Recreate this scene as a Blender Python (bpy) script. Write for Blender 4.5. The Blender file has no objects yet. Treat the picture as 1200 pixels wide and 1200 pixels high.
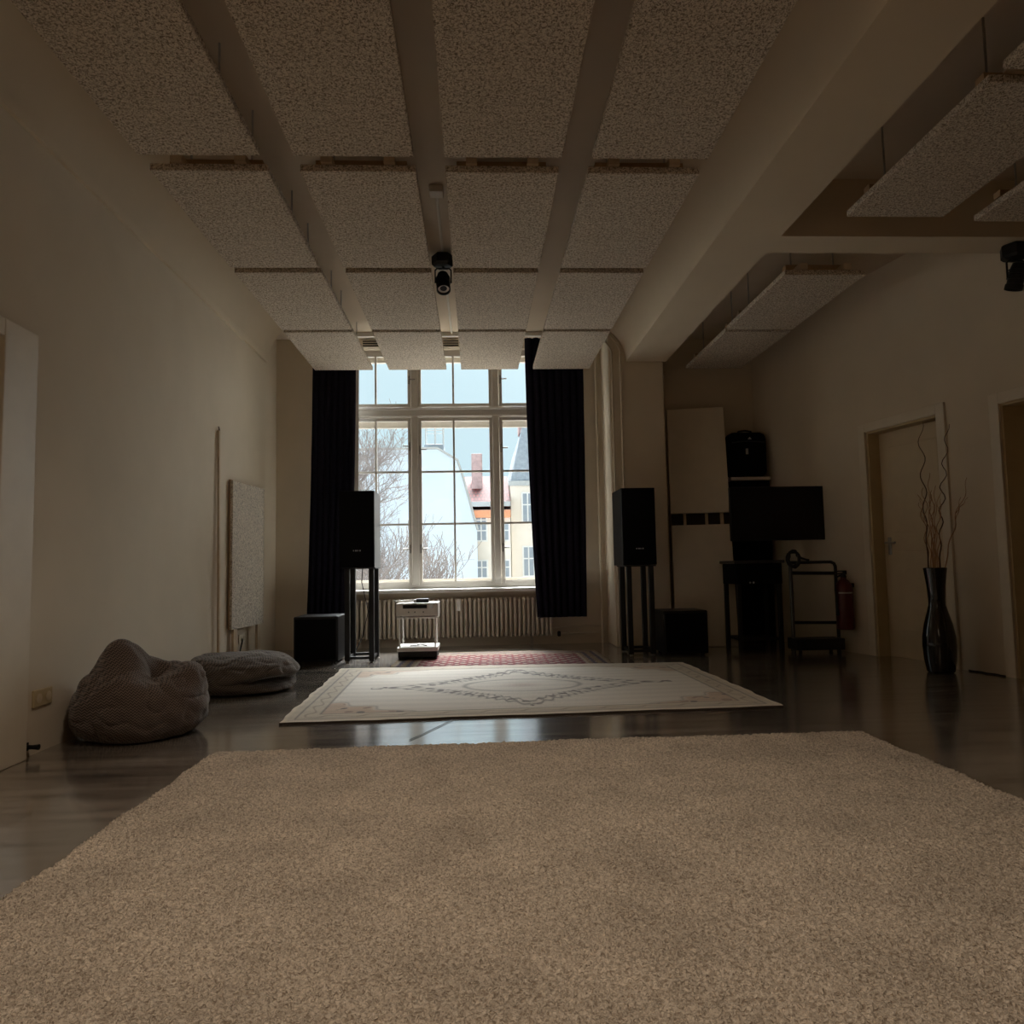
import bpy, bmesh, math, random
import numpy as np
from mathutils import Vector, Matrix, noise

random.seed(7)
scene = bpy.context.scene
COL = scene.collection
PI = math.pi

# ------------------------------------------------------------------ materials
def new_mat(name):
    m = bpy.data.materials.new(name); m.use_nodes = True
    nt = m.node_tree
    return m, nt, nt.nodes['Principled BSDF']

def lk(nt, a, b): nt.links.new(a, b)

def mat(name, col, rough=.6, metal=0., var=.0, vscale=8., bump=0., bscale=60., spec=.5):
    """plain surface with a slight procedural mottling and optional bump"""
    m, nt, b = new_mat(name)
    b.inputs['Roughness'].default_value = rough
    b.inputs['Metallic'].default_value = metal
    b.inputs['Specular IOR Level'].default_value = spec
    tc = nt.nodes.new('ShaderNodeTexCoord')
    n = nt.nodes.new('ShaderNodeTexNoise'); n.inputs['Scale'].default_value = vscale; n.inputs['Detail'].default_value = 4
    lk(nt, tc.outputs['Object'], n.inputs['Vector'])
    r = nt.nodes.new('ShaderNodeValToRGB')
    c0 = [max(0, c * (1 - var)) for c in col]; c1 = [min(1, c * (1 + var)) for c in col]
    r.color_ramp.elements[0].color = (*c0, 1); r.color_ramp.elements[1].color = (*c1, 1)
    r.color_ramp.elements[0].position = .3; r.color_ramp.elements[1].position = .7
    lk(nt, n.outputs['Fac'], r.inputs['Fac']); lk(nt, r.outputs['Color'], b.inputs['Base Color'])
    if bump:
        n2 = nt.nodes.new('ShaderNodeTexNoise'); n2.inputs['Scale'].default_value = bscale; n2.inputs['Detail'].default_value = 3
        lk(nt, tc.outputs['Object'], n2.inputs['Vector'])
        bp = nt.nodes.new('ShaderNodeBump'); bp.inputs['Strength'].default_value = bump; bp.inputs['Distance'].default_value = .01
        lk(nt, n2.outputs['Fac'], bp.inputs['Height']); lk(nt, bp.outputs['Normal'], b.inputs['Normal'])
    return m

def mat_floor():
    m, nt, b = new_mat('dark grey wood planks')
    tc = nt.nodes.new('ShaderNodeTexCoord')
    br = nt.nodes.new('ShaderNodeTexBrick')
    br.inputs['Scale'].default_value = 1.; br.inputs['Brick Width'].default_value = 1.21
    br.inputs['Row Height'].default_value = .152; br.inputs['Mortar Size'].default_value = .0016
    br.inputs['Mortar Smooth'].default_value = .1
    br.inputs['Color1'].default_value = (.13, .110, .090, 1); br.inputs['Color2'].default_value = (.27, .232, .195, 1)
    br.inputs['Mortar'].default_value = (.012, .010, .009, 1)
    br.offset = .37
    lk(nt, tc.outputs['Object'], br.inputs['Vector'])
    mp = nt.nodes.new('ShaderNodeMapping'); mp.inputs['Scale'].default_value = (1.6, 15, 1)
    lk(nt, tc.outputs['Object'], mp.inputs['Vector'])
    n = nt.nodes.new('ShaderNodeTexNoise'); n.inputs['Scale'].default_value = 1.; n.inputs['Detail'].default_value = 6
    n.inputs['Roughness'].default_value = .65
    lk(nt, mp.outputs['Vector'], n.inputs['Vector'])
    rp = nt.nodes.new('ShaderNodeValToRGB')
    rp.color_ramp.elements[0].position = .32; rp.color_ramp.elements[0].color = (.30, .29, .28, 1)
    rp.color_ramp.elements[1].position = .68; rp.color_ramp.elements[1].color = (1.8, 1.8, 1.8, 1)
    lk(nt, n.outputs['Fac'], rp.inputs['Fac'])
    mx = nt.nodes.new('ShaderNodeMix'); mx.data_type = 'RGBA'; mx.blend_type = 'MULTIPLY'; mx.inputs['Factor'].default_value = 1
    lk(nt, br.outputs['Color'], mx.inputs['A']); lk(nt, rp.outputs['Color'], mx.inputs['B'])
    lk(nt, mx.outputs['Result'], b.inputs['Base Color'])
    cw = nt.nodes.new('ShaderNodeMapRange'); cw.inputs['From Min'].default_value = .35; cw.inputs['From Max'].default_value = .6; cw.inputs['To Min'].default_value = .75; cw.inputs['To Max'].default_value = 1
    lk(nt, n.outputs['Fac'], cw.inputs['Value']); lk(nt, cw.outputs['Result'], b.inputs['Coat Weight'])
    b.inputs['Roughness'].default_value = .18; b.inputs['Coat Weight'].default_value = 1; b.inputs['Coat Roughness'].default_value = .15; b.inputs['Coat IOR'].default_value = 2.2; b.inputs['IOR'].default_value = FLOOR_IOR
    bp = nt.nodes.new('ShaderNodeBump'); bp.inputs['Strength'].default_value = .03; bp.inputs['Distance'].default_value = .002
    lk(nt, n.outputs['Fac'], bp.inputs['Height'])
    bp2 = nt.nodes.new('ShaderNodeBump'); bp2.inputs['Strength'].default_value = .5; bp2.inputs['Distance'].default_value = .002; bp2.invert = True
    lk(nt, br.outputs['Fac'], bp2.inputs['Height']); lk(nt, bp.outputs['Normal'], bp2.inputs['Normal'])
    lk(nt, bp2.outputs['Normal'], b.inputs['Normal'])
    return m

def mat_woodwool(name, dark, light, scale=95.):
    m, nt, b = new_mat(name)
    tc = nt.nodes.new('ShaderNodeTexCoord')
    n = nt.nodes.new('ShaderNodeTexNoise'); n.inputs['Scale'].default_value = scale; n.inputs['Detail'].default_value = 2.5
    n.inputs['Distortion'].default_value = 1.2
    lk(nt, tc.outputs['Object'], n.inputs['Vector'])
    r = nt.nodes.new('ShaderNodeValToRGB')
    r.color_ramp.elements[0].position = .38; r.color_ramp.elements[0].color = (*dark, 1)
    r.color_ramp.elements[1].position = .56; r.color_ramp.elements[1].color = (*light, 1)
    lk(nt, n.outputs['Fac'], r.inputs['Fac']); lk(nt, r.outputs['Color'], b.inputs['Base Color'])
    bp = nt.nodes.new('ShaderNodeBump'); bp.inputs['Strength'].default_value = .7; bp.inputs['Distance'].default_value = .006
    lk(nt, n.outputs['Fac'], bp.inputs['Height']); lk(nt, bp.outputs['Normal'], b.inputs['Normal'])
    b.inputs['Roughness'].default_value = .95; b.inputs['Specular IOR Level'].default_value = .1
    return m

def mat_chevron(name, c0, c1):
    """fine zigzag weave"""
    m, nt, b = new_mat(name)
    tc = nt.nodes.new('ShaderNodeTexCoord')
    sp = nt.nodes.new('ShaderNodeSeparateXYZ'); lk(nt, tc.outputs['Object'], sp.inputs[0])
    def math_(op, a, bb=None, v=None):
        n = nt.nodes.new('ShaderNodeMath'); n.operation = op
        lk(nt, a, n.inputs[0])
        if bb is not None: lk(nt, bb, n.inputs[1])
        elif v is not None: n.inputs[1].default_value = v
        return n.outputs[0]
    s = math_('ADD', sp.outputs['X'], sp.outputs['Y'])
    zz = math_('PINGPONG', s, v=.012)
    t = math_('ADD', sp.outputs['Z'], zz)
    t = math_('PINGPONG', t, v=.007)
    t = math_('MULTIPLY', t, v=143.)
    r = nt.nodes.new('ShaderNodeValToRGB')
    r.color_ramp.elements[0].position = .35; r.color_ramp.elements[0].color = (*c0, 1)
    r.color_ramp.elements[1].position = .65; r.color_ramp.elements[1].color = (*c1, 1)
    lk(nt, t, r.inputs['Fac']); lk(nt, r.outputs['Color'], b.inputs['Base Color'])
    n = nt.nodes.new('ShaderNodeTexNoise'); n.inputs['Scale'].default_value = 14; n.inputs['Detail'].default_value = 4
    lk(nt, tc.outputs['Object'], n.inputs['Vector'])
    bp = nt.nodes.new('ShaderNodeBump'); bp.inputs['Strength'].default_value = .5; bp.inputs['Distance'].default_value = .03
    lk(nt, n.outputs['Fac'], bp.inputs['Height']); lk(nt, bp.outputs['Normal'], b.inputs['Normal'])
    b.inputs['Roughness'].default_value = .95; b.inputs['Sheen Weight'].default_value = .25
    return m

def mat_attr(name, rough=.95, nscale=220., var=.18, bump=.5, sheen=.4):
    """woven rug whose pattern is the mesh's colour attribute, broken up by yarn noise"""
    m, nt, b = new_mat(name)
    at = nt.nodes.new('ShaderNodeAttribute'); at.attribute_name = 'Weave'
    tc = nt.nodes.new('ShaderNodeTexCoord')
    n = nt.nodes.new('ShaderNodeTexNoise'); n.inputs['Scale'].default_value = nscale; n.inputs['Detail'].default_value = 2
    lk(nt, tc.outputs['Object'], n.inputs['Vector'])
    r = nt.nodes.new('ShaderNodeMapRange'); r.inputs['From Min'].default_value = .3; r.inputs['From Max'].default_value = .7
    r.inputs['To Min'].default_value = 1 - var; r.inputs['To Max'].default_value = 1 + var
    lk(nt, n.outputs['Fac'], r.inputs['Value'])
    mx = nt.nodes.new('ShaderNodeVectorMath'); mx.operation = 'SCALE'
    lk(nt, at.outputs['Color'], mx.inputs[0]); lk(nt, r.outputs['Result'], mx.inputs['Scale'])
    lk(nt, mx.outputs[0], b.inputs['Base Color'])
    bp = nt.nodes.new('ShaderNodeBump'); bp.inputs['Strength'].default_value = bump; bp.inputs['Distance'].default_value = .004
    lk(nt, n.outputs['Fac'], bp.inputs['Height']); lk(nt, bp.outputs['Normal'], b.inputs['Normal'])
    b.inputs['Roughness'].default_value = rough; b.inputs['Specular IOR Level'].default_value = .15; b.inputs['Sheen Weight'].default_value = sheen
    return m

def mat_pile():
    m, nt, b = new_mat('beige loop pile')
    tc = nt.nodes.new('ShaderNodeTexCoord')
    n = nt.nodes.new('ShaderNodeTexNoise'); n.inputs['Scale'].default_value = 120; n.inputs['Detail'].default_value = 3; n.inputs['Distortion'].default_value = 1.
    n2 = nt.nodes.new('ShaderNodeTexNoise'); n2.inputs['Scale'].default_value = 3.5; n2.inputs['Detail'].default_value = 3
    for q in (n, n2): lk(nt, tc.outputs['Object'], q.inputs['Vector'])
    r = nt.nodes.new('ShaderNodeValToRGB')
    r.color_ramp.elements[0].position = .34; r.color_ramp.elements[0].color = (.40, .325, .25, 1)
    r.color_ramp.elements[1].position = .60; r.color_ramp.elements[1].color = (.88, .77, .64, 1)
    lk(nt, n.outputs['Fac'], r.inputs['Fac'])
    mr = nt.nodes.new('ShaderNodeMapRange'); mr.inputs['From Min'].default_value = .3; mr.inputs['From Max'].default_value = .7
    mr.inputs['To Min'].default_value = .86; mr.inputs['To Max'].default_value = 1.12
    lk(nt, n2.outputs['Fac'], mr.inputs['Value'])
    mx = nt.nodes.new('ShaderNodeVectorMath'); mx.operation = 'SCALE'
    lk(nt, r.outputs['Color'], mx.inputs[0]); lk(nt, mr.outputs['Result'], mx.inputs['Scale'])
    lk(nt, mx.outputs[0], b.inputs['Base Color'])
    bp = nt.nodes.new('ShaderNodeBump'); bp.inputs['Strength'].default_value = .9; bp.inputs['Distance'].default_value = .012
    lk(nt, n.outputs['Fac'], bp.inputs['Height']); lk(nt, bp.outputs['Normal'], b.inputs['Normal'])
    b.inputs['Roughness'].default_value = 1; b.inputs['Specular IOR Level'].default_value = .05
    return m

def mat_glass():
    m = bpy.data.materials.new('window glass'); m.use_nodes = True
    nt = m.node_tree; nt.nodes.clear()
    o = nt.nodes.new('ShaderNodeOutputMaterial'); mx = nt.nodes.new('ShaderNodeMixShader')
    t = nt.nodes.new('ShaderNodeBsdfTransparent'); g = nt.nodes.new('ShaderNodeBsdfGlossy')
    t.inputs['Color'].default_value = (.96, .985, .98, 1)
    g.inputs['Roughness'].default_value = .02
    mx.inputs['Fac'].default_value = .03
    lk(nt, t.outputs[0], mx.inputs[1]); lk(nt, g.outputs[0], mx.inputs[2]); lk(nt, mx.outputs[0], o.inputs['Surface'])
    return m

def mat_rooftile():
    m, nt, b = new_mat('red clay roof tiles')
    tc = nt.nodes.new('ShaderNodeTexCoord')
    br = nt.nodes.new('ShaderNodeTexBrick'); br.inputs['Scale'].default_value = 1
    br.inputs['Brick Width'].default_value = .16; br.inputs['Row Height'].default_value = .19; br.inputs['Mortar Size'].default_value = .03
    br.inputs['Color1'].default_value = (.11, .016, .014, 1); br.inputs['Color2'].default_value = (.16, .03, .026, 1)
    br.inputs['Mortar'].default_value = (.05, .012, .012, 1)
    sp = nt.nodes.new('ShaderNodeSeparateXYZ'); cb = nt.nodes.new('ShaderNodeCombineXYZ')
    lk(nt, tc.outputs['Object'], sp.inputs[0]); lk(nt, sp.outputs['X'], cb.inputs['X']); lk(nt, sp.outputs['Z'], cb.inputs['Y'])
    lk(nt, cb.outputs[0], br.inputs['Vector']); lk(nt, br.outputs['Color'], b.inputs['Base Color'])
    b.inputs['Roughness'].default_value = .8
    return m

FLOOR_IOR = 2.4
WALLC = (.71, .62, .49)
M = {}
M['wall'] = mat('warm white wall paint', WALLC, .85, var=.03, vscale=2.5, bump=.05, bscale=90, spec=.2)
M['ceil'] = mat('warm white ceiling paint', (.62, .52, .40), .9, var=.04, vscale=2, spec=.2)
M['beam'] = mat('painted concrete beam', (.66, .56, .42), .85, var=.03, vscale=2, bump=.05, bscale=40, spec=.2)
M['trimw'] = mat('white door frame paint', (.74, .66, .53), .45, var=.03)
M['leaf'] = mat('cream door leaf paint', (.66, .55, .38), .5, var=.03)
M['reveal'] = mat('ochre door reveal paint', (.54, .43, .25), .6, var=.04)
M['wframe'] = mat('white window frame paint', (.60, .56, .50), .4, var=.03)
M['floor'] = mat_floor()
M['wool'] = mat_woodwool('cream wood wool board', (.24, .19, .14), (.74, .65, .54))
M['wool2'] = mat_woodwool('pale wood wool board', (.34, .29, .24), (.74, .66, .55), 75.)
M['batten'] = mat('raw timber batten', (.42, .27, .15), .8, var=.15, vscale=14)
M['slat'] = mat('pale timber batten', (.60, .47, .32), .8, var=.1, vscale=14)
M['steel'] = mat('dull steel', (.45, .43, .4), .4, metal=.8, var=.05)
M['curtain'] = mat('dark navy blackout curtain', (.012, .011, .020), .9, var=.2, vscale=30, bump=.1, bscale=200, spec=.1)
M['lining'] = mat('white curtain lining', (.82, .80, .76), .9, var=.04, spec=.1)
M['black'] = mat('black lacquer', (.010, .010, .011), .38, var=.1, spec=.35)
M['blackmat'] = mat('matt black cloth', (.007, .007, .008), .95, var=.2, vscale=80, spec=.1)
M['blackmetal'] = mat('black powder coated steel', (.012, .012, .012), .5, var=.1, spec=.4)
M['side'] = mat('dark grey satin side panel', (.045, .045, .048), .30, var=.1, spec=.6)
M['silver'] = mat('silver lettering', (.55, .55, .55), .4, var=.03)
M['rad'] = mat('cream radiator enamel', (.56, .50, .41), .45, var=.05)
M['pipe'] = mat('cream pipe paint', (.68, .60, .48), .45, var=.04)
M['white'] = mat('white painted metal', (.78, .76, .72), .35, var=.03)
M['greyw'] = mat('light grey plastic', (.55, .50, .44), .45, var=.03)
M['screen'] = mat('glossy dark screen', (.004, .004, .005), .25, var=.05, spec=.3)
M['red'] = mat('red enamel', (.10, .010, .008), .3, var=.06)
M['label'] = mat('pale paper label', (.55, .50, .45), .6, var=.05)
M['vase'] = mat('glossy black ceramic', (.006, .005, .005), .08, var=.05, spec=.6)
M['twig'] = mat('dry tan twig', (.42, .23, .11), .8, var=.2, vscale=20)
M['twigd'] = mat('dark brown twig', (.12, .07, .045), .8, var=.2, vscale=20)
M['bagc'] = mat_chevron('brown zigzag weave', (.034, .023, .018), (.19, .145, .12))
M['bagc2'] = mat_chevron('grey brown zigzag weave', (.036, .027, .021), (.18, .145, .115))
M['pile'] = mat_pile()
M['rug'] = mat_attr('cream woven rug')
M['rug2'] = mat_attr('red woven rug', nscale=160., var=.3, sheen=.05)
M['rugedge'] = mat('dark rug backing', (.05, .035, .025), .95, var=.1)
M['glass'] = mat_glass()
M['hinge'] = mat('steel window fitting', (.32, .30, .27), .35, metal=.6, var=.05)
M['plaster'] = mat('pale blue white render', (.68, .77, .87), .9, var=.04, vscale=.6, spec=.1)
M['cream'] = mat('cream facade render', (.80, .72, .62), .9, var=.05, vscale=.5, spec=.1)
M['slate'] = mat('grey slate', (.30, .34, .38), .8, var=.15, vscale=6)
M['gutter'] = mat('zinc gutter', (.42, .43, .42), .5, var=.06)
M['brick'] = mat('weathered chimney brick', (.46, .32, .30), .9, var=.2, vscale=5)
M['orange'] = mat('orange eaves', (.80, .34, .18), .85, var=.06)
M['pane_far'] = mat('grey window pane', (.28, .32, .36), .2, var=.1, vscale=3)
M['tile'] = mat_rooftile()
M['bark'] = mat('grey brown bark', (.27, .24, .23), .9, var=.2, vscale=3)
M['ground'] = mat('courtyard gravel', (.45, .43, .40), .95, var=.12, vscale=.8)
M['conduit'] = mat('white plastic conduit', (.70, .64, .54), .5, var=.03)
M['grille'] = mat('ivory vent frame', (.70, .63, .52), .5, var=.03)
M['dark'] = mat('dark void', (.006, .006, .006), .9, var=.05)
M['bulb'] = mat('lamp reflector', (.85, .80, .74), .2, var=.02)

# ------------------------------------------------------------------ mesh helpers
def box(bm, a, b, mtx=None, bev=0., seg=2):
    x0, y0, z0 = a; x1, y1, z1 = b
    vs = [bm.verts.new(v) for v in ((x0, y0, z0), (x1, y0, z0), (x1, y1, z0), (x0, y1, z0), (x0, y0, z1), (x1, y0, z1), (x1, y1, z1), (x0, y1, z1))]
    fs = [bm.faces.new([vs[i] for i in f]) for f in ((3, 2, 1, 0), (4, 5, 6, 7), (0, 1, 5, 4), (1, 2, 6, 5), (2, 3, 7, 6), (3, 0, 4, 7))]
    if bev:
        es = list({e for f in fs for e in f.edges})
        r = bmesh.ops.bevel(bm, geom=es, offset=bev, segments=seg, profile=.5, affect='EDGES')
        vs = list({v for f in r['faces'] for v in f.verts} | {v for v in vs if v.is_valid})
    if mtx is not None: bmesh.ops.transform(bm, matrix=mtx, verts=vs)
    return vs

def tube(bm, pts, r, n=10, cap=True):
    """round tube through pts; r a number or a list"""
    pts = [Vector(p) for p in pts]
    rs = r if isinstance(r, (list, tuple)) else [r] * len(pts)
    rings = []; prev = None
    for i, p in enumerate(pts):
        if i == 0: d = pts[1] - p
        elif i == len(pts) - 1: d = p - pts[i - 1]
        else: d = (pts[i + 1] - p).normalized() + (p - pts[i - 1]).normalized()
        d.normalize()
        if prev is None:
            a = Vector((0, 0, 1)) if abs(d.z) < .9 else Vector((1, 0, 0))
            u = d.cross(a).normalized()
        else:
            u = (prev - d * prev.dot(d)).normalized()
        prev = u; v = d.cross(u)
        rings.append([bm.verts.new(p + (u * math.cos(2 * PI * k / n) + v * math.sin(2 * PI * k / n)) * rs[i]) for k in range(n)])
    for a, b in zip(rings, rings[1:]):
        for k in range(n):
            bm.faces.new((a[k], a[(k + 1) % n], b[(k + 1) % n], b[k]))
    if cap:
        bm.faces.new(list(reversed(rings[0]))); bm.faces.new(rings[-1])

def lathe(bm, prof, n=32, c=(0, 0, 0), mtx=None):
    rings = []
    for r, z in prof:
        rings.append([bm.verts.new((c[0] + r * math.cos(2 * PI * k / n), c[1] + r * math.sin(2 * PI * k / n), c[2] + z)) for k in range(n)])
    for a, b in zip(rings, rings[1:]):
        for k in range(n): bm.faces.new((a[k], a[(k + 1) % n], b[(k + 1) % n], b[k]))
    bm.faces.new(list(reversed(rings[0]))); bm.faces.new(rings[-1])
    if mtx is not None: bmesh.ops.transform(bm, matrix=mtx, verts=[v for r in rings for v in r])

def prism(bm, poly, axis, a, b):
    """extrude a 2-D polygon along axis ('x','y','z') from a to b"""
    def P(p, t):
        return {'y': (p[0], t, p[1]), 'x': (t, p[0], p[1]), 'z': (p[0], p[1], t)}[axis]
    A = [bm.verts.new(P(p, a)) for p in poly]; B = [bm.verts.new(P(p, b)) for p in poly]
    n = len(poly)
    for k in range(n): bm.faces.new((A[k], A[(k + 1) % n], B[(k + 1) % n], B[k]))
    bm.faces.new(list(reversed(A))); bm.faces.new(B)

WL = {}
def obj(name, bm, m, parent=None, smooth=False):
    """link bm (world coordinates) as ONE mesh object"""
    bmesh.ops.recalc_face_normals(bm, faces=bm.faces)
    if parent is not None:
        w = WL[parent.name]
        bmesh.ops.translate(bm, verts=bm.verts, vec=-w)
    me = bpy.data.meshes.new(name); bm.to_mesh(me); bm.free()
    if smooth:
        me.polygons.foreach_set('use_smooth', [True] * len(me.polygons))
        me.set_sharp_from_angle(angle=math.radians(40))
    ms = m if isinstance(m, (list, tuple)) else [m]
    for q in ms: me.materials.append(M[q])
    o = bpy.data.objects.new(name, me); COL.objects.link(o)
    WL[o.name] = Vector((0, 0, 0))
    if parent is not None:
        o.parent = parent; WL[o.name] = WL[parent.name].copy()
    return o

def tag(o, label, cat, group=None, kind=None):
    o['label'] = label; o['category'] = cat
    if group: o['group'] = group
    if kind: o['kind'] = kind
    return o

def thing(name, loc, label, cat, group=None):
    o = bpy.data.objects.new(name, None); COL.objects.link(o); o.location = loc
    o.empty_display_size = .1; WL[o.name] = Vector(loc)
    return tag(o, label, cat, group)

def struct(name, bm, m, label, cat, smooth=False):
    o = obj(name, bm, m, None, smooth); tag(o, label, cat, None, 'structure'); return o

def copy_tree(o, parent=None):
    c = o.copy(); COL.objects.link(c)
    if parent is not None: c.parent = parent
    for ch in list(o.children): copy_tree(ch, c)
    return c

B = bmesh.new

# ------------------------------------------------------------------ room shell
ZC = 3.52
def XR(y): return 3.54 + (7.10 - y) * .2          # the right wall runs inwards towards the window
RW = math.atan(.2)                                 # its turn
WN = Vector((-1, -.2, 0)).normalized()             # its normal, into the room
WT = Vector((-.2, 1, 0)).normalized()              # along it, away from the camera
def rw(y, off=0., z=0.):                           # a point on the right wall at depth y, off metres into the room
    p = Vector((XR(y), y, z)) + WN * off
    return p

bm = B(); box(bm, (-2.7, -2.6, -.12), (5.8, 8.9, 0)); struct('floor', bm, 'floor', 'dark grey wood plank floor', 'floor')
bm = B(); box(bm, (-2.7, -2.6, ZC), (5.8, 8.9, ZC + .15)); struct('ceiling', bm, 'ceil', 'warm white ceiling between the panels', 'ceiling')

# left wall with its door opening
bm = B()
D3a, D3b, D3h = 2.50, 3.435, 1.99
box(bm, (-2.6, -2.6, 0), (-2.2, D3a, ZC)); box(bm, (-2.6, D3b, 0), (-2.2, 7.75, ZC)); box(bm, (-2.6, D3a, D3h), (-2.2, D3b, ZC))
box(bm, (-2.6, 7.75, 0), (-2.25, 8.75, ZC))
struct('wall_left', bm, 'wall', 'long warm white wall on the left', 'wall')

# right wall with two door openings (Y ranges along it)
bm = B()
DH = 2.06
d1a, d1b = 5.79, 6.60
d2a, d2b = 4.36, 5.22
def rseg(y0, y1, z0, z1):
    poly = [(XR(y0), y0), (XR(y0) + .35, y0 + .07), (XR(y1) + .35, y1 + .07), (XR(y1), y1)]
    prism(bm, poly, 'z', z0, z1)
rseg(-2.6, d2a, 0, ZC); rseg(d2a, d2b, DH - .04, ZC); rseg(d2b, d1a, 0, ZC); rseg(d1a, d1b, DH, ZC); rseg(d1b, 8.75, 0, ZC)
struct('wall_right', bm, 'wall', 'warm white wall on the right with two doors', 'wall')

bm = B(); box(bm, (-2.6, -2.75, 0), (5.9, -2.5, ZC)); struct('wall_front', bm, 'wall', 'wall behind the camera', 'wall')

# window wall
WX0, WX1, WZ0, WZ1 = -1.60, 1.16, .62, 3.405
YW = 8.35
bm = B()
box(bm, (-2.6, YW, 0), (WX0, YW + .42, ZC)); box(bm, (WX1, YW, 0), (2.12, YW + .42, ZC))
box(bm, (WX0, YW, 0), (WX1, YW + .42, WZ0)); box(bm, (WX0, YW, WZ1), (WX1, YW + .42, ZC))
box(bm, (2.12, YW + .05, 0), (3.6, YW + .42, ZC))
struct('wall_back', bm, 'wall', 'wall around the big window at the end of the room', 'wall')

# pillar under the big beam
bm = B(); box(bm, (1.475, 7.86, 0), (2.085, YW + .02, 3.45), bev=.012)
struct('trim_1', bm, 'wall', 'square pillar to the right of the window', 'pillar')
# big beam with coved left flank
def cove(cx, cz, rx, rz, n, sgn):
    return [(cx + sgn * rx * (1 - math.cos(t * PI / 2 / n)), cz + rz * math.sin(t * PI / 2 / n)) for t in range(n + 1)]
bm = B()
prof = [(2.115, ZC + .02), (2.115, 3.10), (1.672, 3.10)] + cove(1.665, 3.11, .40, .41, 12, -1) + [(1.265, ZC + .02)]
prism(bm, prof, 'y', -2.5, 7.855)
struct('trim_2', bm, 'beam', 'wide ceiling beam running towards the pillar', 'beam', True)
bm = B()
prof = [(-2.25, ZC + .02), (-2.25, 3.085), (-2.178, 3.085)] + cove(-2.172, 3.092, .42, .428, 12, 1) + [(-1.752, ZC + .02)]
prism(bm, prof, 'y', -2.5, 7.75)
struct('trim_3', bm, 'beam', 'coved beam along the top of the left wall', 'beam', True)
bm = B(); prism(bm, [(4.80, 3.11), (5.07, 3.11), (5.07, ZC + .02), (4.80, ZC + .02)], 'x', 2.10, 4.12)
struct('trim_4', bm, 'beam', 'cross beam between the wide beam and right wall', 'beam')

# ------------------------------------------------------------------ window
win = bpy.data.objects.new('window_1', None); COL.objects.link(win); win.location = (-.22, YW + .1, WZ0); WL[win.name] = Vector(win.location)
tag(win, 'tall white six sash window with a view of roofs', 'window', None, 'structure')
Y0, Y1 = YW + .07, YW + .15
bm = B()
box(bm, (WX0, Y0, WZ0), (WX0 + .06, Y1, WZ1)); box(bm, (WX1 - .06, Y0, WZ0), (WX1, Y1, WZ1))
box(bm, (WX0, Y0, WZ1 - .06), (WX1, Y1, WZ1)); box(bm, (WX0, Y0, WZ0), (WX1, Y1, WZ0 + .075))
obj('window_frame', bm, 'wframe', win)
MX = [(-.775, -.61), (.17, .315)]
for a, b in MX:
    bm = B(); c = (a + b) / 2
    box(bm, (c - .036, Y0 - .02, WZ0 + .06), (c + .036, Y1, WZ1 - .03), bev=.006); obj('mullion', bm, 'wframe', win)
bm = B(); box(bm, (WX0 + .03, Y0 - .025, 2.625), (WX1 - .03, Y1, 2.725), bev=.01)
box(bm, (WX0 + .03, Y0 - .05, 2.70), (WX1 - .03, Y0, 2.728), bev=.008); obj('transom', bm, 'wframe', win)
bm = B(); box(bm, (WX0 + .02, YW - .17, .605), (WX1 - .02, YW + .12, .645), bev=.008); obj('window_sill', bm, 'white', win)

def sash(x0, x1, z0, z1, xb, zb, handles):
    f = .038
    ya, yb = Y0 + .005, Y0 + .05
    bm = B()
    box(bm, (x0, ya, z0), (x0 + f, yb, z1), bev=.004); box(bm, (x1 - f, ya, z0), (x1, yb, z1), bev=.004)
    box(bm, (x0 + f, ya, z0), (x1 - f, yb, z0 + f * 1.15)); box(bm, (x0 + f, ya, z1 - f), (x1 - f, yb, z1))
    s = obj('sash', bm, 'wframe', win)
    bm = B()
    box(bm, (xb - .011, ya + .006, z0 + f), (xb + .011, yb - .006, z1 - f))
    for z in zb: box(bm, (x0 + f, ya + .008, z - .011), (x1 - f, yb - .008, z + .011))
    obj('glazing_bar', bm, 'wframe', s)
    bm = B(); vs = [bm.verts.new(v) for v in ((x0 + .02, ya + .022, z0 + .02), (x1 - .02, ya + .022, z0 + .02), (x1 - .02, ya + .022, z1 - .02), (x0 + .02, ya + .022, z1 - .02))]
    bm.faces.new(vs); obj('pane', bm, 'glass', s)
    for hx, hz, d in handles:
        bm = B(); tube(bm, [(hx, ya - .004, hz), (hx, ya - .03, hz), (hx + d * .075, ya - .035, hz)], .008, 8)
        box(bm, (hx - .012, ya - .008, hz - .05), (hx + .012, ya + .002, hz + .05), bev=.003)
        obj('handle', bm, 'hinge', s, True)
ZU0, ZU1, ZL0, ZL1 = 2.735, 3.375, .685, 2.615
ZB = (1.985, 1.382)
sash(-1.545, -.735, ZU0, ZU1, -1.14, (), [(-.755, 3.06, 1)])
sash(-.655, .205, ZU0, ZU1, -.245, (), [])
sash(.285, 1.105, ZU0, ZU1, .70, (), [(.302, 3.06, 1)])
sash(-1.545, -.735, ZL0, ZL1, -1.14, ZB, [(-.755, 2.28, -1), (-.755, 1.10, -1)])
sash(-.655, .205, ZL0, ZL1, -.245, ZB, [(-.632, 2.24, 1), (-.632, 1.10, 1)])
sash(.285, 1.105, ZL0, ZL1, .70, ZB, [(.302, 2.25, 1), (.302, 1.10, 1)])
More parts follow.
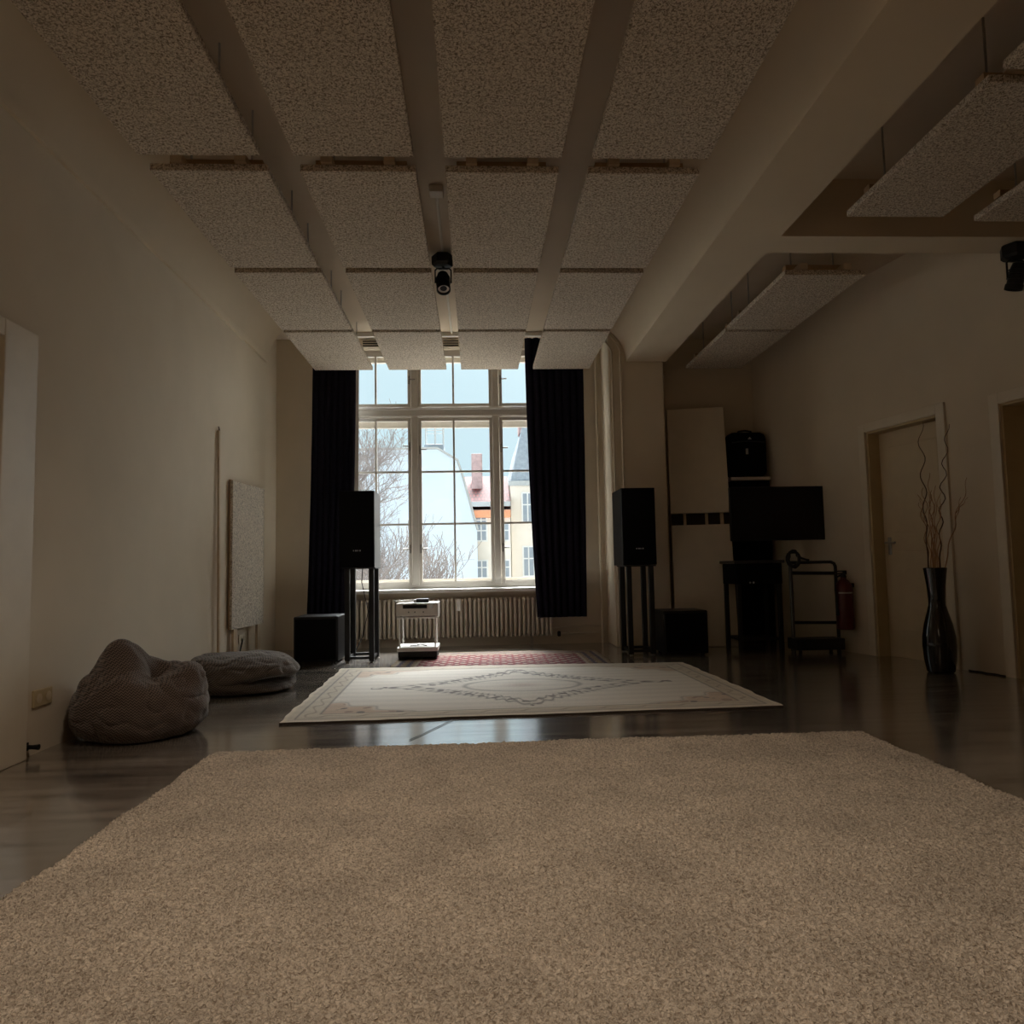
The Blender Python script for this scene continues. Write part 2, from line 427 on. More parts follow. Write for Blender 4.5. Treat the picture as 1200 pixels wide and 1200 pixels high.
# outer casement of the double window
bm = B()
ya, yb = YW + .27, YW + .32
for x0, x1 in ((-1.56, -.72), (-.67, .22), (.27, 1.12)):
    for z0, z1 in ((.70, 2.60), (2.76, 3.385)):
        box(bm, (x0, ya, z0), (x0 + .035, yb, z1)); box(bm, (x1 - .035, ya, z0), (x1, yb, z1))
        box(bm, (x0, ya, z0), (x1, yb, z0 + .05)); box(bm, (x0, ya, z1 - .065), (x1, yb, z1))
box(bm, (WX0, ya - .01, WZ0), (WX1, yb + .02, .70)); box(bm, (WX0, ya, 2.60), (WX1, yb, 2.76)); box(bm, (WX0, ya, 3.385), (WX1, yb, WZ1))
for a in (-.72, .22): box(bm, (a, ya, WZ0), (a + .05, yb, WZ1))
box(bm, (WX0, ya, WZ0), (-1.56, yb, WZ1)); box(bm, (1.12, ya, WZ0), (WX1, yb, WZ1))
obj('outer_casement', bm, 'wframe', win)

# ------------------------------------------------------------------ doors
def place(o_bm, m): bmesh.ops.transform(o_bm, matrix=m, verts=o_bm.verts)
def rwm(y):                                        # local frame on the right wall: x along the wall (away), y into the wall, z up
    p = rw(y); X = WT; Yv = -WN
    return Matrix(((X.x, Yv.x, 0, p.x), (X.y, Yv.y, 0, p.y), (0, 0, 1, 0), (0, 0, 0, 1)))
def right_door(name, y0, y1, h, label, handle_far, cw=.085, rev=.12):
    L = (y1 - y0) / WT.y
    m = rwm(y0)
    d = bpy.data.objects.new(name, None); COL.objects.link(d); p = rw(y0); d.location = p; WL[d.name] = Vector(p)
    tag(d, label, 'door', None, 'structure')
    bm = B()
    box(bm, (-cw, -.022, 0), (0, .0, h + cw), bev=.004); box(bm, (L, -.022, 0), (L + cw, .0, h + cw), bev=.004)
    box(bm, (0, -.022, h), (L, .0, h + cw), bev=.004); place(bm, m); obj('door_frame', bm, 'trimw', d)
    bm = B()
    box(bm, (0, 0, 0), (.018, .34, h)); box(bm, (L - .018, 0, 0), (L, .34, h)); box(bm, (0, 0, h - .018), (L, .34, h))
    place(bm, m); obj('reveal', bm, 'reveal', d)
    bm = B(); box(bm, (.019, rev, .001), (L - .019, rev + .04, h - .019))
    box(bm, (.14, rev - .004, .25), (L - .14, rev + .002, .95), bev=.003); box(bm, (.14, rev - .004, 1.12), (L - .14, rev + .002, h - .16), bev=.003)
    place(bm, m); lf = obj('door_leaf', bm, 'leaf', d)
    hx = L - .085 if handle_far else .085; s = -1 if handle_far else 1
    bm = B(); tube(bm, [(hx, rev, 1.03), (hx, rev - .05, 1.03), (hx + s * .03, rev - .055, 1.03), (hx + s * .125, rev - .055, 1.028)], .0095, 10)
    box(bm, (hx - .02, rev - .006, .92), (hx + .02, rev + .001, 1.08), bev=.004)
    place(bm, m); obj('door_handle', bm, 'steel', lf, True)
    return d
right_door('door_1', d1a, d1b, DH, 'cream door behind the black floor vase', True)
right_door('door_2', d2a, d2b, DH - .04, 'cream door at the right edge of the picture', False, rev=.26)
# left door: broad flat casing and leaf
d = bpy.data.objects.new('door_3', None); COL.objects.link(d); d.location = (-2.2, D3b, 0); WL[d.name] = Vector(d.location)
tag(d, 'white door with a broad flat frame at the left edge', 'door', None, 'structure')
bm = B()
box(bm, (-2.2, D3b, 0), (-2.165, D3b + .26, D3h + .085), bev=.005); box(bm, (-2.2, D3a - .2, 0), (-2.165, D3a, D3h + .085), bev=.005)
box(bm, (-2.2, D3a, D3h), (-2.165, D3b, D3h + .085), bev=.005); obj('door_frame', bm, 'trimw', d)
bm = B(); box(bm, (-2.27, D3a + .01, .006), (-2.23, D3b - .01, D3h - .01), bev=.004); lf = obj('door_leaf', bm, 'leaf', d)
bm = B(); tube(bm, [(-2.23, D3a + .09, 1.03), (-2.18, D3a + .09, 1.03), (-2.175, D3a + .21, 1.03)], .0095, 8); obj('door_handle', bm, 'steel', lf, True)

# ------------------------------------------------------------------ ceiling panels
ZP = 3.05
def make_panel(w, l, label):
    t = thing('ceiling_panel', (0, 0, ZP), label, 'ceiling panel', 'speckled ceiling panels')
    bm = B(); box(bm, (-w / 2, -l / 2, ZP), (w / 2, l / 2, ZP + .04), bev=.004, seg=1); obj('board', bm, 'wool', t)
    for s in (-1, 1):
        bm = B(); box(bm, (s * .17 - .03, -l / 2 - .02, ZP + .041), (s * .17 + .03, l / 2 + .02, ZP + .085)); obj('batten', bm, 'slat', t)
        bm = B(); box(bm, (-w / 2 + .06, s * (l / 2 - .14) - .03, ZP + .086), (w / 2 - .06, s * (l / 2 - .14) + .03, ZP + .125)); obj('cross_batten', bm, 'batten', t)
        for q in (-1, 1):
            bm = B(); tube(bm, [(s * .17, q * (l / 2 - .2), ZP + .08), (s * .17, q * (l / 2 - .2), ZC)], .006, 6); obj('hanger', bm, 'steel', t)
    return t
cols = [(-1.73, -1.105), (-.923, -.308), (-.142, .490), (.655, 1.275)]
rows = [(6.665, 7.945), (5.285, 6.59), (3.885, 5.215), (2.44, 3.77)]
cn = ['leftmost of the four', 'second of the four from the left', 'third of the four from the left', 'rightmost of the four']
rn = ['speckled ceiling panel in the row nearest the window', 'speckled ceiling panel in the second row from the window',
      'large speckled ceiling panel in the third row from the window', 'speckled ceiling panel in the row nearest the camera']
P0 = make_panel(.628, 1.30, '')
first = True
prnd = random.Random(3)
def put_panel(x, y, label):
    global first
    o = P0 if first else copy_tree(P0)
    first = False
    o.location = (x, y, ZP); o['label'] = label
for ri, (a, b) in enumerate(rows):
    for ci, (c, e) in enumerate(cols):
        put_panel((c + e) / 2, (a + b) / 2, rn[ri] + ', ' + cn[ci])
for x, y, lb in ((2.683, 5.972, 'speckled ceiling panel just beyond the cross beam on the right'),
                 (2.69, 7.33, 'speckled ceiling panel in the dark far right corner'),
                 (2.69, 3.745, 'speckled ceiling panel right of the wide beam, before the cross beam'),
                 (3.56, 3.80, 'speckled ceiling panel at the right edge, before the cross beam'),
                 (2.69, 2.36, 'speckled ceiling panel cut by the top edge, right of the wide beam')):
    put_panel(x, y, lb)

# ------------------------------------------------------------------ vent grilles, conduit, spotlights
gp = None
for i, x in enumerate((-1.18, -.262)):
    t = thing('vent_grille', (x, YW - .01, 3.45), 'ivory slotted vent above the window, ' + ('left of the spotlight conduit' if i == 0 else 'at the end of the spotlight conduit'), 'vent', 'slotted vents above the window')
    bm = B(); z0, z1 = 3.412, 3.51
    box(bm, (x - .10, YW - .03, z0), (x + .10, YW - .001, z1), bev=.004); obj('housing', bm, 'grille', t)
    for k in range(3):
        bm = B(); zz = z0 + .024 + k * .025
        box(bm, (x - .088, YW - .034, zz - .0065), (x + .088, YW - .028, zz + .0065)); obj('slot', bm, 'dark', t)
t = thing('conduit', (-.24, 5.0, ZC), 'white cable conduit along the middle ceiling strip', 'conduit')
bm = B(); box(bm, (-.29, 4.90, ZC - .05), (-.195, 5.0, ZC - .001), bev=.006); obj('junction_box', bm, 'conduit', t)
bm = B(); tube(bm, [(-.245, 5.0, ZC - .016), (-.245, 8.085, ZC - .016)], .011, 8); obj('pipe_run', bm, 'conduit', t, True)

def spotlight(c, label, aim, name='spotlight'):
    t = thing(name, (c[0], c[1], c[2]), label, 'spotlight', 'black ceiling spotlights')
    x, y, z = c
    bm = B(); lathe(bm, [(.075, -.10), (.095, -.08), (.095, -.012), (.08, -.001)], 6, c); obj('mount', bm, 'blackmetal', t)
    bm = B(); tube(bm, [(x, y, z - .09), (x, y, z - .12)], .014, 8)
    tube(bm, [(x - .066, y, z - .24), (x - .066, y, z - .13), (x - .05, y, z - .115), (x + .05, y, z - .115), (x + .066, y, z - .13), (x + .066, y, z - .24)], .007, 6)
    obj('yoke', bm, 'blackmetal', t, True)
    a = Vector(aim).normalized()
    q = Vector((0, 0, 1)).rotation_difference(a).to_matrix().to_4x4()
    mt = Matrix.Translation((x, y, z - .235)) @ q
    bm = B(); lathe(bm, [(.03, -.10), (.045, -.092), (.052, -.06), (.052, .05), (.058, .055), (.058, .09), (.052, .092), (.050, .07)], 24, mtx=mt)
    can = obj('lamp_can', bm, 'blackmetal', t, True)
    bm = B(); lathe(bm, [(.050, .066), (.046, .072), (.02, .069)], 24, mtx=mt); obj('lens', bm, 'bulb', can, True)
    bm = B()
    for k in range(4): lathe(bm, [(.054, -.05 + k * .02), (.06, -.048 + k * .02), (.06, -.042 + k * .02), (.054, -.04 + k * .02)], 20, mtx=mt)
    obj('cooling_fin', bm, 'black', can)
    return t
spotlight((-.245, 5.99, ZC - .03), 'black spotlight hanging under the middle ceiling strip', (.05, -.45, -.9))
spotlight((3.885, 4.93, 3.11), 'black spotlight under the cross beam at the right edge', (-.15, .25, -.95))

# ------------------------------------------------------------------ pipes by the pillar
for x, y, z1, bend, lb in ((1.405, 8.30, 3.5, False, 'vertical cream pipe closest to the right curtain'),
                           (1.505, 7.82, 3.20, True, 'cream pipe on the left edge of the pillar, bent at its top'),
                           (1.60, 7.82, 3.22, True, 'cream pipe on the pillar face behind the right loudspeaker')):
    bm = B()
    pts = [(x, y, .004), (x, y, z1)]
    if bend: pts += [(x - .02, y, z1 + .05), (x - .14, y, z1 + .22)]
    tube(bm, pts, .013 if not bend else .011, 12)
    tag(obj('heating_pipe', bm, 'pipe', None, True), lb, 'pipe', 'cream heating pipes')

# ------------------------------------------------------------------ radiator
t = thing('radiator', (-.25, 8.2, .09), 'cream column radiator under the window', 'radiator')
NX = 44; x0, x1 = -1.325, .815
zt, zb = .555, .09
def column(x):
    bm = B(); w = .0175
    for yy in (8.205, 8.255, 8.305):
        tube(bm, [(x, yy, zb + .02), (x, yy, zb + .05), (x, yy, zt - .05), (x, yy, zt - .02)], [w * .7, w, w, w * .7], 8)
    for z in (zb + .03, zt - .035):
        tube(bm, [(x, 8.188, z), (x, 8.205, z), (x, 8.305, z), (x, 8.322, z)], [.008, .021, .021, .008], 8)
    return bm
c0 = obj('column', column(x0), 'rad', t, True)
for k in range(1, NX):
    c = c0.copy(); COL.objects.link(c); c.parent = t; c.location.x = k * (x1 - x0) / (NX - 1)
bm = B()
for z in (zb + .03, zt - .035): tube(bm, [(x0 - .02, 8.255, z), (x1 + .02, 8.255, z)], .014, 8)
obj('header', bm, 'rad', t, True)
for x in (-1.1, .6):
    bm = B(); box(bm, (x - .015, 8.24, 0), (x + .015, 8.28, zb + .04)); obj('foot', bm, 'rad', t)
bm = B(); box(bm, (-.235, 8.165, .40), (-.185, 8.187, .535), bev=.005); obj('heat_meter', bm, 'white', t)
bm = B(); tube(bm, [(.835, 8.25, .12), (.90, 8.25, .12), (1.28, 8.28, .125), (1.384, 8.30, .125)], .012, 8)
tube(bm, [(.84, 8.25, .175), (.90, 8.25, .19), (1.384, 8.30, .20)], .010, 8); obj('return_pipe', bm, 'pipe', t, True)
bm = B(); lathe(bm, [(.012, -.03), (.02, -.02), (.02, .02), (.012, .03)], 12, (.90, 8.20, .125)); obj('valve', bm, 'black', t, True)

# ------------------------------------------------------------------ curtains
def curtain(x0t, x1t, x0b, x1b, z0, z1, yc, waves, label, seed, amp=.035):
    t = thing('curtain', ((x0t + x1t) / 2, yc, z1), label, 'curtain', 'dark curtains beside the window')
    rnd = random.Random(seed); bm = B()
    nu, nv = waves * 12, 40
    ph = [rnd.uniform(-.8, .8) for _ in range(waves + 2)]
    grid = []
    for j in range(nv + 1):
        v = j / nv; z = z1 + (z0 - z1) * v; row = []
        e = v ** 1.8
        a, b = x0t + (x0b - x0t) * e, x1t + (x1b - x1t) * e
        for i in range(nu + 1):
            u = i / nu; k = u * waves; p0 = ph[int(k)]; p1 = ph[min(int(k) + 1, waves + 1)]
            p = p0 + (p1 - p0) * (k - int(k))
            am = amp * (.55 + .45 * v) * (.75 + .25 * math.sin(u * 9 + seed))
            y = yc + am * math.sin(2 * PI * k + p * .8) + .012 * noise.noise((u * 6, v * 5, seed))
            row.append(bm.verts.new((a + (b - a) * u + .010 * math.cos(2 * PI * k + p), y, z)))
        grid.append(row)
    for j in range(nv):
        for i in range(nu): bm.faces.new((grid[j][i], grid[j][i + 1], grid[j + 1][i + 1], grid[j + 1][i]))
    o = obj('cloth', bm, 'curtain', t, True)
    s = o.modifiers.new('thickness', 'SOLIDIFY'); s.thickness = .004
    for k in range(6):
        x = x0t + (x1t - x0t) * (k + .5) / 6
        bm = B(); tube(bm, [(x, yc, z1 - .01), (x, yc + .01, z1 + .02)], .006, 6); obj('hook', bm, 'white', t)
    return t
cl = curtain(-1.80, -1.325, -1.86, -1.40, .36, 3.45, 8.12, 7, 'dark curtain on the left of the window', 3)
bm = B(); vs = [bm.verts.new(v) for v in ((-1.39, 8.165, 3.44), (-1.285, 8.169, 3.44), (-1.305, 8.169, .95), (-1.41, 8.165, .95))]
bm.faces.new(vs); lo = obj('lining', bm, 'lining', cl); lo.modifiers.new('thickness', 'SOLIDIFY').thickness = .003
curtain(.565, 1.225, .645, 1.195, .315, 3.45, 8.11, 8, 'dark curtain on the right of the window', 5, .04)
bm = B(); box(bm, (-1.95, 8.095, 3.472), (1.36, 8.135, ZC), bev=.004); tag(obj('curtain_rail', bm, 'white'), 'white curtain rail on the ceiling above the window', 'curtain rail')

# ------------------------------------------------------------------ loudspeakers on stands
def loudspeaker(x0, x1, y, z0, z1, dep, label, sidemat):
    t = thing('loudspeaker', ((x0 + x1) / 2, y + dep / 2, z0), label, 'loudspeaker', 'tall black loudspeakers')
    bm = B(); box(bm, (x0, y + .022, z0), (x1, y + dep, z1), bev=.004); obj('cabinet', bm, sidemat, t)
    bm = B(); box(bm, (x0 + .001, y, z0 + .002), (x1 - .001, y + .021, z1 - .002), bev=.004); g = obj('front_grille', bm, 'blackmat', t)
    cx = (x0 + x1) / 2
    bm = B()
    for k, w in enumerate((.010, .014, .008, .012)):
        xx = cx - .035 + k * .02
        box(bm, (xx, y - .002, z0 + .155), (xx + w, y + .001, z0 + .167))
    obj('badge', bm, 'silver', g)
    return t
def stand(x0, x1, y0, y1, z1, label):
    t = thing('speaker_stand', ((x0 + x1) / 2, (y0 + y1) / 2, 0), label, 'speaker stand', 'black four legged speaker stands')
    bm = B(); box(bm, (x0 - .02, y0 - .02, z1 - .012), (x1 + .02, y1 + .02, z1), bev=.003); obj('top_plate', bm, 'blackmetal', t)
    r = .024
    for x in (x0 + r, x1 - r):
        for yy in (y0 + r, y1 - r):
            bm = B(); box(bm, (x - r, yy - r, .012), (x + r, yy + r, z1 - .012), bev=.004)
            lg = obj('leg', bm, 'blackmetal', t)
            bm = B(); lathe(bm, [(.012, 0), (.018, .004), (.012, .012)], 10, (x, yy, 0)); obj('spike', bm, 'steel', lg)
    bm = B()
    for yy in (y0 + r, y1 - r): box(bm, (x0 + 2 * r, yy - .012, .03), (x1 - 2 * r, yy + .012, .055))
    for x in (x0 + r, x1 - r): box(bm, (x - .012, y0 + 2 * r, .03), (x + .012, y1 - 2 * r, .055))
    obj('base_frame', bm, 'blackmetal', t)
    return t
stand(-1.262, -.985, 7.08, 7.46, .895, 'black speaker stand left of the window')
loudspeaker(-1.305, -.974, 7.05, .896, 1.632, .45, 'black loudspeaker on the stand left of the window', 'side')
stand(1.45, 1.715, 7.08, 7.46, .868, 'black speaker stand in front of the pillar')
loudspeaker(1.415, 1.742, 7.05, .869, 1.622, .50, 'black loudspeaker on the stand in front of the pillar', 'black')
bm = B(); tube(bm, [(-1.15, 7.53, 1.2), (-1.15, 7.56, 1.05), (-1.17, 7.54, .75), (-1.11, 7.58, .45), (-1.16, 7.5, .2), (-1.24, 7.6, .06), (-1.5, 7.75, .008), (-1.9, 7.9, .008)], .005, 6)
tag(obj('speaker_cable', bm, 'black', None, True), 'thin black cable hanging behind the left loudspeaker', 'cable')

def subwoofer(x0, x1, y0, y1, h, label):
    t = thing('subwoofer', ((x0 + x1) / 2, (y0 + y1) / 2, 0), label, 'subwoofer', 'black box subwoofers on the floor')
    bm = B(); box(bm, (x0, y0, .018), (x1, y1, h), bev=.012); c = obj('cabinet', bm, 'black', t)
    bm = B(); box(bm, (x0 + .02, y0 - .014, .04), (x1 - .02, y0 - .001, h - .025), bev=.006); obj('front_grille', bm, 'blackmat', t)
    for x in (x0 + .05, x1 - .05):
        for yy in (y0 + .05, y1 - .05):
            bm = B(); lathe(bm, [(.02, 0), (.022, .018)], 10, (x, yy, 0)); obj('foot', bm, 'blackmetal', t)
subwoofer(-1.735, -1.318, 7.06, 7.47, .443, 'black subwoofer box on the floor left of the left speaker stand')
subwoofer(1.775, 2.205, 7.00, 7.42, .425, 'black subwoofer box on the floor right of the right speaker stand')

# ------------------------------------------------------------------ white trolley with receiver
tx0, tx1, ty0, ty1 = -.775, -.385, 7.12, 7.50
t = thing('trolley', (-.58, 7.3, 0), 'small white metal trolley in front of the radiator', 'trolley')
bm = B(); box(bm, (tx0, ty0, .385), (tx1, ty1, .405), bev=.004); obj('top_shelf', bm, 'white', t)
bm = B(); box(bm, (tx0, ty0, .075), (tx1, ty1, .115), bev=.004); obj('base_shelf', bm, 'white', t)
bm = B(); box(bm, (tx0 + .01, ty0 + .006, .02), (tx1 - .01, ty1 - .01, .074), bev=.003); obj('plinth', bm, 'blackmetal', t)
for x in (tx0 + .025, tx1 - .025):
    for y in (ty0 + .025, ty1 - .025):
        bm = B(); tube(bm, [(x, y, .116), (x, y, .384)], .0075, 8); obj('leg', bm, 'white', t, True)
        bm = B(); lathe(bm, [(.012, 0), (.016, .01), (.012, .02)], 10, (x, y, 0)); obj('castor', bm, 'blackmetal', t, True)
t = thing('receiver', (-.58, 7.3, .405), 'light grey receiver with a dark display on the white trolley', 'receiver')
bm = B(); box(bm, (tx0 - .005, ty0 - .005, .412), (tx1 + .005, ty1 - .02, .535), bev=.005); obj('case', bm, 'greyw', t)
bm = B(); box(bm, (-.715, ty0 - .009, .485), (-.485, ty0 - .004, .518), bev=.001); obj('display', bm, 'screen', t)
bm = B(); lathe(bm, [(.022, 0), (.021, .018), (.016, .02)], 20, mtx=Matrix.Translation((-.445, ty0 - .005, .503)) @ Matrix.Rotation(PI / 2, 4, 'X')); obj('knob', bm, 'silver', t, True)
for k, x in enumerate((-.66, -.60, -.52)):
    bm = B(); lathe(bm, [(.007, 0), (.006, .006)], 10, mtx=Matrix.Translation((x, ty0 - .005, .450)) @ Matrix.Rotation(PI / 2, 4, 'X')); obj('button', bm, 'black', t)
for x in (tx0 + .04, tx1 - .04):
    for y in (ty0 + .05, ty1 - .08):
        bm = B(); lathe(bm, [(.014, .405), (.014, .413)], 10, (x, y, 0)); obj('foot', bm, 'blackmetal', t)
t = thing('mixer_box', (-.52, 7.28, .535), 'small black device with a pale end lying on the receiver', 'device')
bm = B(); box(bm, (-.595, 7.22, .536), (-.475, 7.33, .572), bev=.006); obj('body', bm, 'black', t)
bm = B(); box(bm, (-.622, 7.23, .537), (-.596, 7.32, .566), bev=.004); obj('end_plate', bm, 'silver', t)
bm = B(); pts = []
for k in range(46):
    a = k * .42; r = .05 + .0012 * k
    pts.append((-.71 + 1.1 * r * math.cos(a), 7.27 + r * math.sin(a), .5405 + .0004 * k + .003 * math.sin(k)))
pts += [(-.66, 7.262, .556), (-.637, 7.265, .555)]
tube(bm, pts, .0045, 6); tag(obj('white_cable', bm, 'white', None, True), 'coiled white cable on the receiver beside the black device', 'cable')
bm = B(); tube(bm, [(-.66, 7.25, .120), (-.60, 7.24, .120), (-.57, 7.29, .124), (-.60, 7.33, .120), (-.54, 7.31, .120), (-.50, 7.24, .120)], .0045, 6)
tag(obj('black_cable', bm, 'black', None, True), 'short black cable on the lower shelf of the white trolley', 'cable')

for o_ in list(COL.objects):
    if o_.name in ('trolley', 'receiver', 'mixer_box', 'white_cable', 'black_cable'): o_.location.z += .011

# ------------------------------------------------------------------ rugs
def grid_rug(name, corners, nu, nv, colour, thick, m, label, wob=.004, seed=0, pile=0., group=None, tilt=True):
    NL, NR, FR, FL = [np.array(c, float) for c in corners]
    u = np.linspace(0, 1, nu + 1); v = np.linspace(0, 1, nv + 1)
    U, V = np.meshgrid(u, v)
    P = ((1 - U) * (1 - V))[..., None] * NL + (U * (1 - V))[..., None] * NR + (U * V)[..., None] * FR + ((1 - U) * V)[..., None] * FL
    rs = np.random.RandomState(seed)
    ed = np.minimum(np.minimum(U, 1 - U) * 4, np.minimum(V, 1 - V) * 4).clip(0, .12) / .12
    wx = .006 * np.sin(V * 23 + seed) + .004 * np.sin(V * 57); wy = .006 * np.sin(U * 19 + seed) + .004 * np.sin(U * 61)
    X = P[..., 0] + wx * (1 - ed); Y = P[..., 1] + wy * (1 - ed)
    Z = thick + wob * np.sin(U * 7 + 1) * np.sin(V * 5) * .5
    if pile: Z = Z + pile * (rs.rand(*Z.shape) - .5)
    n = (nu + 1) * (nv + 1)
    co = np.stack([X, Y, Z], -1).reshape(-1, 3)
    # skirt down to the floor
    idx = np.arange(n).reshape(nv + 1, nu + 1)
    border = np.concatenate([idx[0, :], idx[1:, -1], idx[-1, -2::-1], idx[-2:0:-1, 0]])
    sk = co[border].copy(); sk[:, 2] = .001
    allco = np.concatenate([co, sk])
    quads = np.stack([idx[:-1, :-1], idx[:-1, 1:], idx[1:, 1:], idx[1:, :-1]], -1).reshape(-1, 4)
    k = len(border); s = n + np.arange(k); nx = np.roll(np.arange(k), -1)
    side = np.stack([s, n + nx, border[nx], border], -1)
    faces = np.concatenate([quads, side])
    me = bpy.data.meshes.new(name)
    me.vertices.add(len(allco)); me.vertices.foreach_set('co', allco.ravel())
    me.loops.add(faces.size); me.loops.foreach_set('vertex_index', faces.ravel().astype(np.int32))
    me.polygons.add(len(faces)); me.polygons.foreach_set('loop_start', np.arange(0, faces.size, 4, dtype=np.int32))
    me.polygons.foreach_set('loop_total', np.full(len(faces), 4, dtype=np.int32))
    me.update(calc_edges=True); me.validate()
    if colour is not None:
        C = colour(U, V)
        a = me.attributes.new('Weave', 'FLOAT_COLOR', 'POINT')
        cc = np.ones((len(allco), 4)); cc[:n, :3] = C.reshape(-1, 3); cc[n:, :3] = .05
        a.data.foreach_set('color', cc.ravel())
    me.materials.append(M[m]); me.materials.append(M['rugedge'])
    mi = np.zeros(len(faces), np.int32); mi[len(quads):] = 0 if pile else 1
    me.polygons.foreach_set('material_index', mi)
    o = bpy.data.objects.new(name, me); COL.objects.link(o)
    return tag(o, label, 'rug', group)

def lerp(a, b, t): return a + (b - a) * t[..., None]
def cream_pattern(U, V):
    W, H = 2.98, 2.15
    x = U * W; y = V * H
    cream = np.array((.84, .79, .71)); tan = np.array((.58, .42, .30)); dk = np.array((.14, .12, .11)); edge = np.array((.66, .59, .48)); pink = np.array((.42, .22, .16))
    C = np.zeros(U.shape + (3,)) + cream
    e = np.minimum(np.minimum(x, W - x), np.minimum(y, H - y))
    rs = np.random.RandomState(4)
    def nz(s, k): return np.sin(x * s + k) * np.sin(y * s * 1.13 + 2 * k) + .5 * np.sin(x * s * 2.3 - k) * np.sin(y * s * 1.9 + k)
    # corner spandrels
    cx = np.minimum(x, W - x); cy = np.minimum(y, H - y)
    sp = (cx / 1.0 + cy / .72) + .06 * np.sin(np.arctan2(cy, cx) * 16)
    C = lerp(C, tan, np.clip((1.0 - sp) * 14, 0, 1) * .8)
    C = lerp(C, dk, np.exp(-((sp - 1.0) / .018) ** 2) * .45)
    fl = (nz(21, 1) > .75) & (sp < .95) & (e > .2)
    C[fl] = C[fl] * .35 + pink * .4 + .02
    fl2 = (nz(24, 4) > .9) & (sp < .95) & (e > .2)
    C[fl2] = dk * 1.2
    # borders
    C = np.where((e < .20)[..., None], edge, C)
    C = lerp(C, dk, np.exp(-((e - .075) / .006) ** 2) * .85)
    C = lerp(C, dk, np.exp(-((e - .20) / .007) ** 2) * .8)
    C = lerp(C, edge * 1.25, np.clip((.035 - e) * 60, 0, 1))
    vb = (np.abs(e - .137 + .022 * np.sin((x + y) * 26)) < .008) & (e > .08) & (e < .195)
    C[vb] = C[vb] * .4 + tan * .3
    # medallion: pointed lozenge of vines around an oval
    dx = np.abs(x - W / 2); dy = np.abs(y - H / 2)
    an = np.arctan2(dy / .72, dx)
    md = (dx / .98) ** .82 + (dy / .80) ** .82
    for lev, w, am in ((1.0, .030, .035), (.86, .022, .03)):
        wave = md - lev + am * np.sin(an * 60 + 8 * lev)
        C = lerp(C, dk, np.exp(-(wave / w) ** 2) * .75)
    lf = (np.abs(md - .93) < .09) & (nz(34, 2) > .55)
    C[lf] = dk * 1.3
    ov = np.sqrt((dx / .42) ** 2 + (dy / .26) ** 2)
    C = lerp(C, dk, np.exp(-((ov - 1) / .05) ** 2) * .55)
    C = lerp(C, pink, np.exp(-(ov / .3) ** 2) * .35)
    tip = (dx > .98) & (dx < 1.10) & (dy < .05) & (nz(40, 3) > 0)
    C[tip] = dk * 1.4
    C *= (1 + .05 * np.sin(y * 40 + np.sin(x * 1.2)))[..., None]
    return C
grid_rug('rug', [(-1.15, 4.33, 0), (1.83, 4.42, 0), (1.80, 6.46, 0), (-1.205, 6.62, 0)], 520, 380, cream_pattern, .013, 'rug',
         'cream rug with a dark vine medallion between the loudspeakers and the beige rug', seed=1, group='floor rugs')
def red_pattern(U, V):
    W, H = 1.95, 1.0
    x = U * W; y = V * H
    rs = np.random.RandomState(9)
    red = np.array((.15, .033, .034)); dkr = np.array((.07, .02, .024)); lt = np.array((.33, .27, .22)); navy = np.array((.06, .055, .075)); ol = np.array((.22, .17, .10))
    C = np.zeros(U.shape + (3,)) + red
    a = np.sin(x * 52) * np.sin(y * 47) + .6 * np.sin(x * 31 + 1) * np.sin(y * 77) + .5 * (rs.rand(*U.shape) - .5)
    C[a > .55] = lt; C[a < -.55] = dkr; C[(a > .25) & (a < .36)] = navy
    e = np.minimum(x, W - x); e2 = np.minimum(e, H - y)
    m = e2 < .22
    b = np.sin(e2 * 70) + .5 * np.sin((x + y) * 60)
    C[m & (b > .4)] = ol; C[m & (b < -.4)] = navy * 1.2; C[m & (np.abs(b) <= .18)] = lt * .8
    C = lerp(C, lt, np.exp(-((e2 - .22) / .012) ** 2)); C = lerp(C, lt * .8, np.exp(-((e2 - .04) / .012) ** 2))
    return C
grid_rug('rug', [(-.79, 6.655, 0), (1.20, 6.54, 0), (1.205, 7.60, 0), (-.745, 7.70, 0)], 360, 200, red_pattern, .007, 'rug2',
         'small red patterned rug under the white trolley', seed=2, group='floor rugs')
grid_rug('rug', [(-1.275, 1.15, 0), (1.91, 1.15, 0), (1.915, 3.672, 0), (-1.268, 3.648, 0)], 460, 360, None, .024, 'pile',
         'large plain beige shaggy rug in the foreground', seed=3, pile=.010, group='floor rugs')
bm = B(); tube(bm, [(-.155, 4.325, .004), (-.20, 4.22, .004), (-.255, 4.09, .004), (-.31, 3.96, .004), (-.36, 3.86, .004)], .0022, 6)
tag(obj('floor_cable', bm, 'black', None, True), 'thin dark cable across the shiny floor between two rugs', 'cable')

